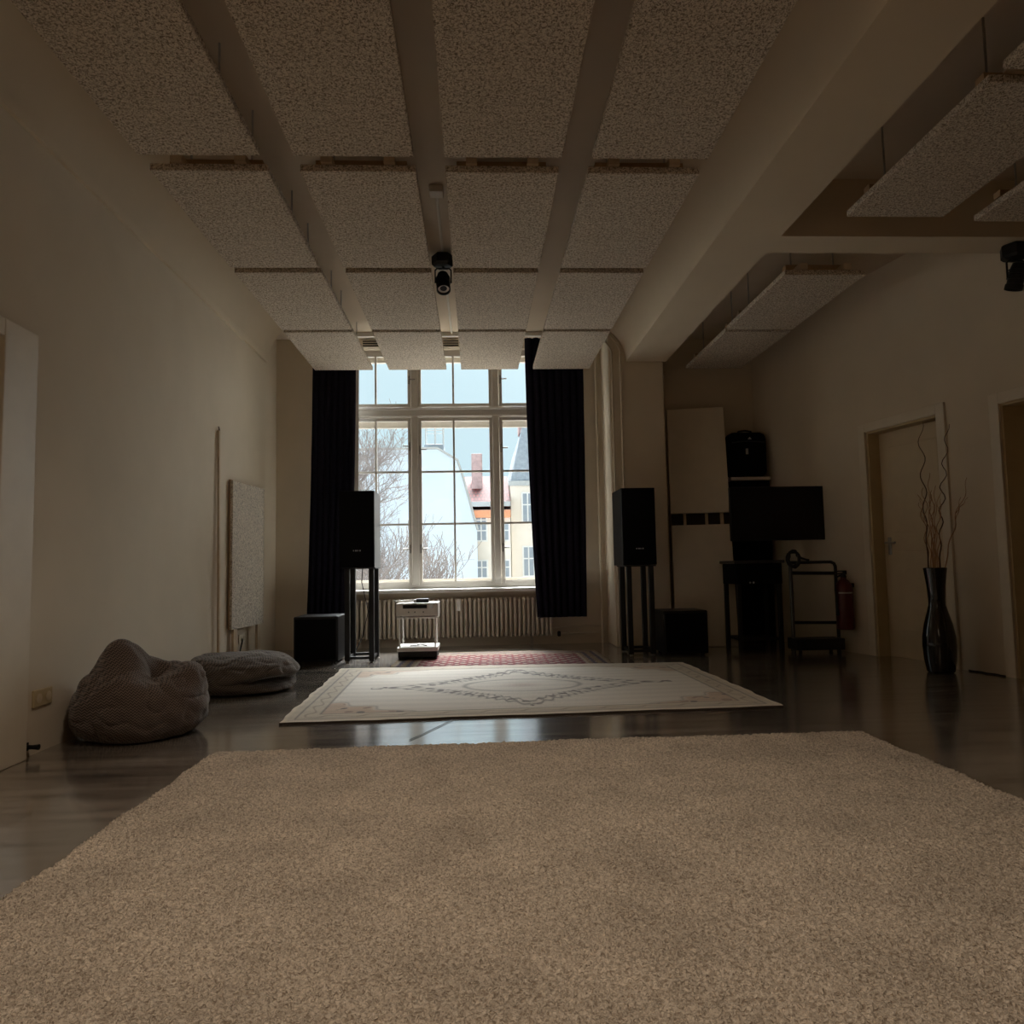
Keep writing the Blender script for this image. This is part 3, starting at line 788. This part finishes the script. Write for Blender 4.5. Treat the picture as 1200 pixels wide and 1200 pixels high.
# ------------------------------------------------------------------ bean bags
def beanbag(name, c, rx, ry, h, lumps, seed, m, label, flat=.34):
    """lumps: (azimuth from the right-hand side round to the front, elevation, widths in degrees, amount)"""
    bm = B(); bmesh.ops.create_icosphere(bm, subdivisions=6, radius=1)
    fr = Vector((-c[0], -c[1], 0)).normalized(); ri = Vector((-fr.y, fr.x, 0))
    for v in bm.verts:
        d = v.co.normalized()
        dr, df = d.dot(ri), d.dot(fr)
        az = math.degrees(math.atan2(df, dr)); el = math.degrees(math.asin(max(-1, min(1, d.z))))
        r = 1.0
        for la, le, wa, we, a in lumps:
            if wa is None:                         # a round lump
                q = ri * (math.cos(math.radians(le)) * math.cos(math.radians(la))) + fr * (math.cos(math.radians(le)) * math.sin(math.radians(la))) + Vector((0, 0, math.sin(math.radians(le))))
                ang = math.degrees(d.angle(q)); r += a * math.exp(-(ang / we) ** 2)
            else:
                da = (az - la + 180) % 360 - 180
                r += a * math.exp(-(da / wa) ** 2 - ((el - le) / we) ** 2)
        r += .05 * noise.noise(d * 1.7 + Vector((seed, 0, 0))) + .026 * noise.noise(d * 4.5 + Vector((0, seed, 0)))
        r -= .030 * max(0, 1 - 3.5 * abs(noise.noise(d * 3.1 + Vector((0, 0, seed))))) ** 2
        z = d.z * r * h * (1 - flat); z0 = -h * flat
        k = 1.0
        if z < z0 + .07:
            t_ = min(1, (z0 + .07 - z) / .12); k = 1 - .10 * t_
            z = z0 + .07 * (1 - t_) ** 2
        p = (ri * dr * rx + fr * df * ry) * r * k
        v.co = Vector((c[0] + p.x, c[1] + p.y, z - z0 + .002))
    o = obj(name, bm, m, None, True)
    return tag(o, label, 'bean bag', 'slumped bean bags by the left wall')
beanbag('bean_bag', (-1.86, 4.20), .335, .335, .415, [(168, 76, None, 19, .46), (35, 68, None, 16, -.46), (75, 50, None, 14, -.22), (12, 44, None, 20, .18), (180, 25, None, 35, .06), (0, 5, None, 40, .06), (110, 30, None, 20, .07)],
        2.3, 'bagc', 'large brown zigzag bean bag closest to the camera')
beanbag('bean_bag', (-1.765, 5.62), .40, .36, .285, [(175, 48, None, 24, .20), (110, 70, None, 22, -.10), (12, 38, None, 32, .16), (45, -4, 34, 8, -.55), (45, -24, 38, 9, .14), (90, 60, None, 16, .08)],
        5.1, 'bagc2', 'flatter grey brown bean bag behind the large one')

# ------------------------------------------------------------------ things at the left wall
t = thing('acoustic_board', (-2.13, 6.97, 0), 'speckled board on two feet standing by the left wall', 'acoustic board')
pa, pb = Vector((-2.155, 6.60, 0)), Vector((-2.095, 7.35, 0))
dv = (pb - pa).normalized(); nv_ = Vector((dv.y, -dv.x, 0))
def ab(u, w, z): p = pa + dv * u + nv_ * w; return (p.x, p.y, z)
def obox(bm, u0, u1, w0, w1, z0, z1):
    vs = [bm.verts.new(ab(u, w, z)) for z in (z0, z1) for u, w in ((u0, w0), (u1, w0), (u1, w1), (u0, w1))]
    for f in ((3, 2, 1, 0), (4, 5, 6, 7), (0, 1, 5, 4), (1, 2, 6, 5), (2, 3, 7, 6), (3, 0, 4, 7)): bm.faces.new([vs[i] for i in f])
L = (pb - pa).length
bm = B(); obox(bm, 0, L, -.022, 0, .373, 1.69); obj('board', bm, 'wool2', t)
bm = B(); obox(bm, .0, L, -.034, -.0225, .373, 1.70); obj('backing', bm, 'batten', t)
for u in (.06, L - .13):
    bm = B(); obox(bm, u, u + .07, -.03, -.006, .0, .372); obj('foot', bm, 'slat', t)
t = thing('timber_batten', (-2.17, 6.31, 0), 'slim tall timber batten leaning on the left wall', 'batten')
bm = B(); vs = box(bm, (-.009, -.016, 0), (.009, .016, 2.085), bev=.003)
bmesh.ops.transform(bm, matrix=Matrix.Translation((-2.165, 6.31, 0)) @ Matrix.Rotation(-.009, 4, 'Y'), verts=bm.verts); obj('bar', bm, 'slat', t)
bm = B(); tube(bm, [(-2.178, 6.30, 2.08), (-2.182, 6.30, 2.115), (-2.182, 6.32, 2.115), (-2.178, 6.32, 2.08)], .004, 6); obj('hanging_loop', bm, 'twigd', t)

def socket(loc, w, hh, m, label, n, frame=None):
    t = thing('wall_socket', loc, label, 'socket', 'wall sockets')
    mt = frame
    bm = B(); box(bm, (-w / 2, -.012, -hh / 2), (w / 2, 0, hh / 2), bev=.004); place(bm, mt); obj('plate', bm, m, t)
    for k in range(n):
        cx = (k - (n - 1) / 2) * (w / n)
        bm = B(); lathe(bm, [(.021, 0), (.024, .003), (.018, .004)], 20, mtx=mt @ Matrix.Translation((cx, -.0125, 0)) @ Matrix.Rotation(PI / 2, 4, 'X')); obj('outlet', bm, 'leaf' if m != 'black' else m, t, True)
lm = lambda y, z, x=-2.2: Matrix(((0, -1, 0, x), (1, 0, 0, y), (0, 0, 1, z), (0, 0, 0, 1)))
socket((-2.2, 3.86, .27), .16, .085, 'reveal', 'yellowed double socket on the wall left of the large bean bag', 2, lm(3.86, .27))
socket((-2.2, 7.0, .26), .16, .085, 'trimw', 'pale socket on the wall between the feet of the board', 2, lm(7.0, .26))
bm = B(); tube(bm, [(-2.185, 6.98, .26), (-2.175, 6.96, .24), (-2.185, 6.93, .15), (-2.18, 6.9, .09), (-2.17, 7.05, .05), (-2.16, 7.2, .008), (-2.1, 7.6, .008)], .006, 6)
tag(obj('power_cable', bm, 'black', None, True), 'black cable hanging from the socket behind the board', 'cable')
bm = B(); tube(bm, [(-2.199, 3.74, .05), (-2.165, 3.74, .05), (-2.135, 3.74, .05)], [.012, .010, .014], 10)
box(bm, (-2.2, 3.72, .03), (-2.194, 3.76, .07), bev=.002)
tag(obj('door_stop', bm, 'blackmetal', None, True), 'small dark door stop low on the left wall', 'door stop')

# ------------------------------------------------------------------ leaning board pair by the pillar
t = thing('leaning_board', (2.38, 7.67, 0), 'tall pale double board leaning on the wall right of the pillar', 'board')
ex = Vector((.976, -.219, 0)); ld = Vector((.219, .976, 0))
o0 = Vector((2.092, 7.735, 0)); H_, LN = 2.66, .55
up = (ld * LN + Vector((0, 0, H_))).normalized(); Lh = math.hypot(LN, H_); nn = ex.cross(up).normalized()
MB_ = Matrix(((ex.x, nn.x, up.x, o0.x), (ex.y, nn.y, up.y, o0.y), (ex.z, nn.z, up.z, o0.z), (0, 0, 0, 1)))
s = 1 if nn.y > 0 else -1                          # +s points to the back
def lb(name, x0, x1, w0, w1, z0, z1, m, bev=.004):
    bm = B(); box(bm, (x0, min(s * w0, s * w1), z0), (x1, max(s * w0, s * w1), z1), bev=bev); place(bm, MB_); return obj(name, bm, m, t)
lb('lower_board', 0, .635, 0, .03, .004, 1.325, 'trimw'); lb('upper_board', 0, .635, 0, .03, 1.46, Lh - .01, 'trimw')
for x, w in ((.135, .03), (.37, .03), (.53, .035)): lb('batten', x, x + w, .031, .065, .05, Lh - .06, 'slat', 0)
lb('back_sheet', .004, .631, .066, .072, .05, Lh - .02, 'rugedge', 0)

# ------------------------------------------------------------------ dark corner on the right
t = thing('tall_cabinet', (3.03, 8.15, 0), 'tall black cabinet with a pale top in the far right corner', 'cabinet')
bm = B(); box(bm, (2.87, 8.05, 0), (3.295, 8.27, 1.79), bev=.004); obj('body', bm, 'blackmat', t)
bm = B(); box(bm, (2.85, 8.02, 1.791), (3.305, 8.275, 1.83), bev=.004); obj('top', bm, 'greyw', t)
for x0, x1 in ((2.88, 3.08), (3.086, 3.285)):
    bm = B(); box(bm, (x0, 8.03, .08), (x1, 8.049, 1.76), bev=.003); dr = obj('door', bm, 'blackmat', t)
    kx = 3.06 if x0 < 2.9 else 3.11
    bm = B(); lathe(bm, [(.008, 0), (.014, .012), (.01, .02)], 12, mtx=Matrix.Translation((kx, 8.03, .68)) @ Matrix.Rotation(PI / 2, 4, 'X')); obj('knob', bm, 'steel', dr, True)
t = thing('carry_bag', (3.07, 8.15, 1.832), 'black rounded carry bag on top of the tall cabinet', 'bag')
bm = B(); vs = box(bm, (2.855, 8.03, 1.832), (3.29, 8.27, 2.345), bev=.075, seg=5); obj('body', bm, 'blackmat', t, True)
bm = B(); tube(bm, [(2.99, 8.15, 2.335), (3.0, 8.14, 2.362), (3.07, 8.13, 2.37), (3.14, 8.14, 2.362), (3.15, 8.15, 2.335)], .012, 8); obj('handle', bm, 'black', t, True)
bm = B(); box(bm, (3.032, 8.022, 2.085), (3.062, 8.032, 2.15), bev=.004); obj('buckle', bm, 'steel', t)
bm = B(); tube(bm, [(2.88, 8.03, 2.22), (3.07, 8.026, 2.235), (3.265, 8.03, 2.22)], .006, 6)
obj('zip', bm, 'side', t)
bm = B(); prism(bm, [(3.06, 2.255), (3.105, 2.255), (3.083, 2.28)], 'y', 8.022, 8.035); obj('badge', bm, 'silver', t)

t = thing('flat_tv', (2.97, 7.1, 1.08), 'black flat screen television in the far right corner', 'television')
bm = B(); box(bm, (2.495, 7.085, 1.085), (3.438, 7.125, 1.618), bev=.006); obj('casing', bm, 'black', t)
bm = B(); box(bm, (2.508, 7.081, 1.103), (3.425, 7.0849, 1.606)); obj('screen', bm, 'screen', t)
bm = B(); box(bm, (2.86, 7.126, 1.24), (3.08, 7.15, 1.46), bev=.004); box(bm, (2.93, 7.15, 1.32), (2.97, 8.029, 1.38)); obj('wall_mount', bm, 'blackmetal', t)

t = thing('side_desk', (2.80, 7.35, 0), 'small black desk below the television', 'desk')
bm = B(); box(bm, (2.545, 7.16, .865), (3.05, 7.62, .895), bev=.004); obj('top', bm, 'side', t)
bm = B(); box(bm, (2.57, 7.19, .66), (3.03, 7.60, .864), bev=.003); dd = obj('drawer', bm, 'blackmat', t)
for x in (2.70, 2.735):
    bm = B(); lathe(bm, [(.006, 0), (.011, .01), (.007, .016)], 12, mtx=Matrix.Translation((x, 7.19, .645 + .03)) @ Matrix.Rotation(PI / 2, 4, 'X')); obj('knob', bm, 'silver', dd, True)
for x in (2.575, 2.985):
    for y in (7.195, 7.56):
        bm = B(); box(bm, (x, y, 0), (x + .04, y + .04, .659), bev=.003); obj('leg', bm, 'blackmetal', t)
bm = B(); box(bm, (2.60, 7.21, .10), (2.99, 7.58, .125), bev=.003); obj('lower_shelf', bm, 'blackmetal', t)

t = thing('tube_rack', (3.24, 7.0, 0), 'black tubular rack beside the fire extinguisher', 'rack')
xl, xr, yr = 3.03, 3.475, 6.99
bm = B(); tube(bm, [(xr, yr, 0), (xr, yr, .82), (xr - .012, yr, .85), (xr - .045, yr, .865), (xl, yr, .865)], .016, 10); obj('frame', bm, 'blackmetal', t, True)
bm = B(); tube(bm, [(xl, yr, 0), (xl, yr, .862)], .018, 10); obj('post', bm, 'side', t, True)
for z, r in ((.765, .017), (.29, .015)):
    bm = B(); tube(bm, [(xl, yr, z), (xr, yr, z - .01)], r, 8); obj('rail', bm, 'blackmetal', t, True)
bm = B(); box(bm, (xl - .02, yr - .12, .035), (xr + .0, yr + .10, .14), bev=.006); obj('base', bm, 'blackmetal', t)
for x in (xl + .02, xr - .05):
    for y in (yr - .09, yr + .07):
        bm = B(); lathe(bm, [(.014, 0), (.02, .016), (.014, .034)], 10, (x, y, 0)); obj('castor', bm, 'blackmetal', t, True)
bm = B(); rr = random.Random(2); pts = []
for k in range(60):
    a = k * .55; pts.append((3.045 + .055 * math.cos(a) + rr.uniform(-.012, .012), 6.945 + .012 * math.sin(a * .7), .90 + .075 * math.sin(a) + rr.uniform(-.012, .012)))
pts += [(3.12, 6.95, .91), (3.17, 6.95, .892), (3.20, 6.95, .886)]
tube(bm, pts, .011, 6); tag(obj('cable_bundle', bm, 'black', None, True), 'black cable bundle hung over the rack corner', 'cable')

# fire extinguisher on the wall
ey = 6.89
p = rw(ey, .095); ex_, ey_ = p.x, p.y
t = thing('fire_extinguisher', (ex_, ey_, .22), 'red fire extinguisher hanging on the wall left of the door', 'fire extinguisher')
bm = B(); lathe(bm, [(.055, .235), (.072, .225), (.078, .245), (.078, .60), (.072, .645), (.045, .685), (.028, .70), (.026, .72)], 28, (ex_, ey_, 0)); obj('cylinder', bm, 'red', t, True)
bm = B(); lathe(bm, [(.024, .70), (.028, .725), (.02, .75), (.012, .755)], 16, (ex_, ey_, 0))
box(bm, (ex_ - .075, ey_ - .012, .745), (ex_ + .02, ey_ + .012, .758), bev=.003)
box(bm, (ex_ - .06, ey_ - .010, .770), (ex_ + .03, ey_ + .010, .782), mtx=None, bev=.003); box(bm, (ex_ + .0, ey_ - .01, .745), (ex_ + .03, ey_ + .01, .78)); obj('valve_head', bm, 'blackmetal', t, True)
bm = B(); tube(bm, [(ex_ - .03, ey_, .735), (ex_ - .09, ey_ - .02, .71), (ex_ - .098, ey_ - .03, .60), (ex_ - .088, ey_ - .03, .42), (ex_ - .085, ey_ - .03, .36)], [.009, .009, .009, .009, .014], 8); obj('hose', bm, 'blackmetal', t, True)
bm = B()
for k in range(10):
    a0 = math.radians(205 + k * 11); a1 = math.radians(205 + (k + 1) * 11)
    v = [bm.verts.new((ex_ + .0788 * math.cos(a), ey_ + .0788 * math.sin(a), z)) for a, z in ((a0, .565), (a1, .565), (a1, .578), (a0, .578))]; bm.faces.new(v)
obj('label_band', bm, 'label', t)
bm = B(); box(bm, (-.03, -.05, .62), (.03, -.001, .66), bev=.003)
place(bm, rwm(ey)); obj('wall_bracket', bm, 'blackmetal', t)

# vase with dry twigs
vx, vy = 3.575, 5.59
t = tag(obj('floor_vase', (lambda b: (lathe(b, [(.085, .001), (.097, .01), (.112, .10), (.119, .20), (.117, .27), (.100, .37), (.075, .46), (.060, .52), (.060, .56), (.066, .66), (.078, .76), (.084, .806), (.079, .808), (.070, .74), (.055, .56), (.05, .5)], 48, (vx, vy, 0)), b)[1])(B()), 'vase', None, True), 'tall glossy black floor vase holding dry twigs', 'vase')
def twig(st, tip, amp, r0, m, label, n=30, fork=None):
    bm = B()
    a = Vector((vx + st[0], vy + st[1], .585)); b = Vector(tip)
    ph = random.Random(label + str(st)).uniform(0, 6.28); f_ = 29 + 6 * math.sin(ph * 3)
    def at(u):
        p = a.lerp(b, u); p.x = a.x + (b.x - a.x) * u ** 1.5; p.y = a.y + (b.y - a.y) * u ** 1.5
        h = p.z; w = amp * min(1, max(0, u - .12) * 2.2)
        return p + Vector((math.sin(h * f_ + ph) * w, math.cos(h * f_ * .9 + ph) * w, 0))
    tube(bm, [at(k / n) for k in range(n + 1)], [r0 * (1 - .65 * k / n) for k in range(n + 1)], 6)
    for u0, dx, dy, dz in fork or ():
        s_ = at(u0)
        Q = [s_ + Vector((dx, dy, dz)) * (i / 9) + Vector((math.sin(i * 1.4) * .008 * min(1, i / 3), 0, 0)) for i in range(10)]
        tube(bm, Q, [r0 * .6 * (1 - .5 * i / 9) for i in range(10)], 5)
    tag(obj('twig', bm, m, None, True), label, 'twig', 'dry twigs in the black vase')
twig((-.040, .020), (vx - .060, vy - .02, 1.955), .016, .006, 'twigd', 'tallest dark curly twig in the vase, ending left under the door frame', 44)
twig((.040, .012), (vx + .110, vy - .10, 1.92), .016, .006, 'twigd', 'tall dark curly twig in the vase, leaning right over the door frame', 44)
twig((.036, -.024), (vx + .235, vy - .13, 1.50), .014, .0055, 'twig', 'tan twig in the vase spreading farthest right', 30, ((.55, .05, -.03, .26), (.7, .075, -.05, .12)))
rt = random.Random(11)
for k in range(9):
    a = 2 * PI * k / 10 + .35
    ring = (.016, .040)[k % 2]
    x_, y_ = ring * math.cos(a), ring * math.sin(a)
    if k == 0: x_, y_ = x_ * .45, y_ * .45
    if k == 9: x_, y_ = x_ * .6, y_ * .6
    sp_ = 2.3 if k % 2 else 1.6
    twig((x_ * .8, y_ * .8), (vx + x_ * sp_, vy + y_ * sp_ - .02, rt.uniform(1.22, 1.58)), .012 if k % 2 else .007, .005, 'twig', 'short tan curly twig in the bunch filling the vase', 28,
         ((.72, x_ * .8, y_ * .8, .16),) if k % 2 else None)
bm = B(); pts = [rw(5.62 - k * .035, .02 + .012 * math.sin(k * 1.7), .006) for k in range(10)]
tube(bm, pts, .006, 6); tag(obj('wall_cable', bm, 'black', None, True), 'dark cable on the floor along the wall right of the vase', 'cable')

# ------------------------------------------------------------------ outside
GZ = -9.0
bm = B(); box(bm, (-60, 10, GZ - .3), (60, 120, GZ)); tag(obj('courtyard_ground', bm, 'ground'), 'courtyard ground far below the window', 'ground', None, 'structure')
# blank gable house
t = thing('gable_house', (-3.5, 32, GZ), 'blank pale blue gable house beyond the window', 'house')
bm = B(); prof = [(-9, GZ), (.03, GZ), (.03, 2.45), (-.56, 4.65), (-.76, 5.25), (-1.56, 5.74), (-9, 5.70)]
prism(bm, prof, 'y', 30, 33.2); obj('wall', bm, 'plaster', t)
bm = B()
tube(bm, [(.05, 30, 2.40), (-.54, 30, 4.68), (-.74, 30, 5.29), (-1.55, 30, 5.79), (-9, 30, 5.75)], .055, 6); obj('coping', bm, 'gutter', t)
bm = B(); box(bm, (-2.10, 30.1, 5.70), (-1.28, 31, 5.98), bev=.06); cap = obj('chimney', bm, 'slate', t)
bm = B()
for x in (-2.04, -1.66, -1.32):
    for y in (30.15, 30.9): tube(bm, [(x, y, 5.95), (x, y, 7.25)], .022, 5)
for z in (6.55, 7.2):
    tube(bm, [(-2.04, 30.15, z), (-1.32, 30.15, z)], .018, 5); tube(bm, [(-2.04, 30.9, z), (-1.32, 30.9, z)], .018, 5)
obj('ladder_cage', bm, 'gutter', cap)
# red roofed house
t = thing('red_roof_house', (-.8, 36, GZ), 'cream house with a red tiled roof beyond the window', 'house')
bm = B(); box(bm, (-3.3, 33.55, GZ), (1.57, 42, 3.50)); obj('wall', bm, 'cream', t)
bm = B(); prism(bm, [(33.3, 3.80), (36.6, 5.40), (42.2, 3.8), (42.2, 3.6), (33.3, 3.65)], 'x', -3.4, 1.58); obj('roof', bm, 'tile', t)
bm = B(); box(bm, (-3.4, 33.2, 3.62), (1.57, 33.34, 3.84)); obj('gutter', bm, 'gutter', t)
bm = B(); box(bm, (-3.3, 33.36, 3.12), (1.57, 33.56, 3.46)); obj('eaves', bm, 'orange', t)
bm = B(); box(bm, (-.19, 35.0, 4.4), (.33, 35.9, 6.32), bev=.03); ch = obj('chimney', bm, 'brick', t)
def far_window(par, x0, x1, z0, z1, y):
    bm = B(); box(bm, (x0 - .07, y - .05, z0 - .07), (x1 + .07, y + .02, z1 + .07)); w = obj('window', bm, 'white', par)
    bm = B(); xm, zm = (x0 + x1) / 2, z0 + (z1 - z0) * .6
    for a, b in ((x0, xm - .03), (xm + .03, x1)):
        for c, d_ in ((z0, zm - .03), (zm + .03, z1)): box(bm, (a, y - .06, c), (b, y - .045, d_))
    obj('pane', bm, 'pane_far', w)
for z in (.42, 2.10): far_window(t, 0., .44, z, z + .72, 33.54)
far_window(t, 0., .44, 2.86, 3.12, 33.54)
for z in (.42, 2.10): far_window(t, 1.08, 1.46, z, z + .72, 33.54)
# cream corner house with a slate mansard
t = thing('corner_house', (4.5, 38, GZ), 'cream corner house with a grey slate mansard at the right of the view', 'house')
bm = B(); box(bm, (1.62, 34, GZ), (8, 44, 4.75)); obj('wall', bm, 'cream', t)
bm = B(); prism(bm, [(1.60, 4.75), (2.22, 7.4), (6.8, 7.4), (8, 4.75)], 'y', 34, 44); obj('roof', bm, 'slate', t)
bm = B(); box(bm, (1.52, 33.9, 4.62), (8, 34.06, 4.85)); obj('gutter', bm, 'gutter', t)
bm = B(); box(bm, (2.12, 35, 7.3), (2.75, 36, 8.6)); obj('chimney', bm, 'brick', t)
for z in (.45, 2.95, -2.3): far_window(t, 2.18, 2.62, z, z + 1.3, 34.0)
for z in (.45, 2.95): far_window(t, 3.6, 4.05, z, z + 1.3, 34.0)

# bare trees
def tree(name, base, top, seed, label, lean=Vector((0, 0, 1)), starts=26, r0=.16, spread=1.0, length=2.6):
    rn_ = random.Random(seed); bm = B()
    def branch(p, d, L, r, lev):
        n = 5 if lev < 3 else 4
        pts = [p]; q = p.copy(); dd = d.copy()
        for k in range(n):
            dd = (dd + Vector((rn_.uniform(-1, 1), rn_.uniform(-1, 1), rn_.uniform(-.6, 1))) * .24).normalized()
            q = q + dd * (L / n); pts.append(q.copy())
        tube(bm, pts, [max(.0045, r * (1 - .65 * k / n)) for k in range(n + 1)], 4 if lev > 0 else 7, cap=False)
        if lev >= 4: return
        nb = {0: 0, 1: 6, 2: 5, 3: 4}[lev]
        for b in range(nb):
            k = rn_.randrange(1, n + 1)
            ax = Vector((rn_.uniform(-1, 1), rn_.uniform(-1, 1), rn_.uniform(-.3, .9)))
            nd = (dd * .75 + ax * .75 * spread).normalized()
            branch(pts[k], nd, L * rn_.uniform(.45, .7), max(.005, r * .45), lev + 1)
    base = Vector(base); top = Vector(top); P = []
    for k in range(9):
        u = k / 8; P.append(base.lerp(top, u) + Vector((math.sin(u * 5 + seed) * .12, 0, 0)))
    tube(bm, P, [r0 * (1 - .7 * k / 8) for k in range(9)], 8)
    for s_ in range(starts):
        u = rn_.uniform(.50, 1); p = base.lerp(top, u)
        a = rn_.uniform(0, 2 * PI); dv_ = (Vector((math.cos(a), math.sin(a), rn_.uniform(.4, 1.2))) * spread + lean * .6).normalized()
        branch(p, dv_, length * (1.25 - .55 * u) * rn_.uniform(.7, 1.1), r0 * .2, 1)
    tag(obj(name, bm, 'bark'), label, 'tree', 'bare trees outside the window')
tree('bare_tree', (-4.0, 21, GZ), (-3.72, 21, 3.35), 4, 'taller bare tree at the left of the window view', Vector((.35, 0, .3)), starts=50, length=2.5)
tree('bare_tree', (-1.75, 12.5, GZ), (-1.45, 12.6, .25), 9, 'lower bare tree with branches spreading across the middle sash', Vector((.75, 0, .4)), starts=20, r0=.07, spread=.75, length=1.9)

# ------------------------------------------------------------------ light
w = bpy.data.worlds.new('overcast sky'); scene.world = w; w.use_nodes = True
nt = w.node_tree; nt.nodes.clear()
out = nt.nodes.new('ShaderNodeOutputWorld'); bg = nt.nodes.new('ShaderNodeBackground')
tc = nt.nodes.new('ShaderNodeTexCoord'); sp = nt.nodes.new('ShaderNodeSeparateXYZ'); rp = nt.nodes.new('ShaderNodeValToRGB')
lk(nt, tc.outputs['Generated'], sp.inputs[0]); lk(nt, sp.outputs['Z'], rp.inputs['Fac'])
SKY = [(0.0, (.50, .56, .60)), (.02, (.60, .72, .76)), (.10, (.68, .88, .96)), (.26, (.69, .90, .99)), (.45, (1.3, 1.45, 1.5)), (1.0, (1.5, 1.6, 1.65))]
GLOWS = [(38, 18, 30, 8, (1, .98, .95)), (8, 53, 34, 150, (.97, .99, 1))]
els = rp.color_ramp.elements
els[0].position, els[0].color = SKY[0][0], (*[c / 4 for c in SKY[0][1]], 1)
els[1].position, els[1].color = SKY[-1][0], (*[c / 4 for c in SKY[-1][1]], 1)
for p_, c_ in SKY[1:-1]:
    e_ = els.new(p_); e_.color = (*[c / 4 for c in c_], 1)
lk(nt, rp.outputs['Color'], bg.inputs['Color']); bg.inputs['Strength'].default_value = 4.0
def glow(az, el, n, strength, col):                # bright lobe added to the sky out of view to light the room
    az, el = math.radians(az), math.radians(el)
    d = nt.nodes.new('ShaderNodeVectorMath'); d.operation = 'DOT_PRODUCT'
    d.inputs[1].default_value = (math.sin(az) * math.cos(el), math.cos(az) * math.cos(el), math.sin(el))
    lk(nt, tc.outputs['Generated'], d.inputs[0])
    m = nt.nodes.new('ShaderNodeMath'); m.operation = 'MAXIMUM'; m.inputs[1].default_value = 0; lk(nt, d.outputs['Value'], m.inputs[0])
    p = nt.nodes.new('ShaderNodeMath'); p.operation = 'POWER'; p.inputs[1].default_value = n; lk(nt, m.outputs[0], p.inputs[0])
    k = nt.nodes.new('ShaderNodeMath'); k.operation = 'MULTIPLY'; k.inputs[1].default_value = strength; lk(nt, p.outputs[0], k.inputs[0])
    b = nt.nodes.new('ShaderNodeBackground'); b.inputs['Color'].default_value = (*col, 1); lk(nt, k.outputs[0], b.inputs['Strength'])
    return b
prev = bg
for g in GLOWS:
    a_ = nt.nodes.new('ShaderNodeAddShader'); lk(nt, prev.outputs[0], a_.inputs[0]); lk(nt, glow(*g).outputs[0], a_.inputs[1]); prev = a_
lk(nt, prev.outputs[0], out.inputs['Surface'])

def lamp(name, kind, loc, power, col, size):
    l = bpy.data.lights.new(name, kind); l.energy = power; l.color = col; l.shadow_soft_size = size
    o = bpy.data.objects.new(name, l); COL.objects.link(o); o.location = loc; return o
sl = bpy.data.lights.new('rug_fill_spot', 'SPOT'); sl.energy = 132; sl.color = (1, .83, .66); sl.shadow_soft_size = .35  # added fill light above the big rug, with no fitting
sl.spot_size = math.radians(128); sl.spot_blend = 1.0
so = bpy.data.objects.new('rug_fill_spot', sl); COL.objects.link(so); so.location = (-.1, 1.9, 3.35)
lamp('warm_fill', 'POINT', (-.8, -.8, 2.1), 7, (1, .76, .54), .45)  # weak warm fill added behind the camera, no lamp modelled

# ------------------------------------------------------------------ camera
cd = bpy.data.cameras.new('camera'); cam = bpy.data.objects.new('camera', cd); COL.objects.link(cam)
pi_, ya_, ro_ = .0740, .0490, -.0190
fw = Vector((math.sin(ya_) * math.cos(pi_), math.cos(ya_) * math.cos(pi_), math.sin(pi_)))
r0_ = Vector((math.cos(ya_), -math.sin(ya_), 0)); u0_ = r0_.cross(fw)
rt_ = r0_ * math.cos(ro_) + u0_ * math.sin(ro_); up_ = -r0_ * math.sin(ro_) + u0_ * math.cos(ro_)
cam.matrix_world = Matrix(((rt_.x, up_.x, -fw.x, 0), (rt_.y, up_.y, -fw.y, 0), (rt_.z, up_.z, -fw.z, .88), (0, 0, 0, 1)))
cd.sensor_width = 36; cd.lens = 860 / 1200 * 36; cd.clip_start = .05; cd.clip_end = 500
scene.camera = cam

vs_ = scene.view_settings
vs_.view_transform = 'Standard'; vs_.look = 'None'; vs_.gamma = 1; vs_.exposure = 0.0; vs_.use_curve_mapping = False
scene.cycles.max_bounces = 12; scene.cycles.diffuse_bounces = 8; scene.cycles.glossy_bounces = 4; scene.cycles.transparent_max_bounces = 12
scene.cycles.use_denoising = True
scene.cycles.sample_clamp_indirect = 4
scene.cycles.caustics_reflective = False; scene.cycles.caustics_refractive = False
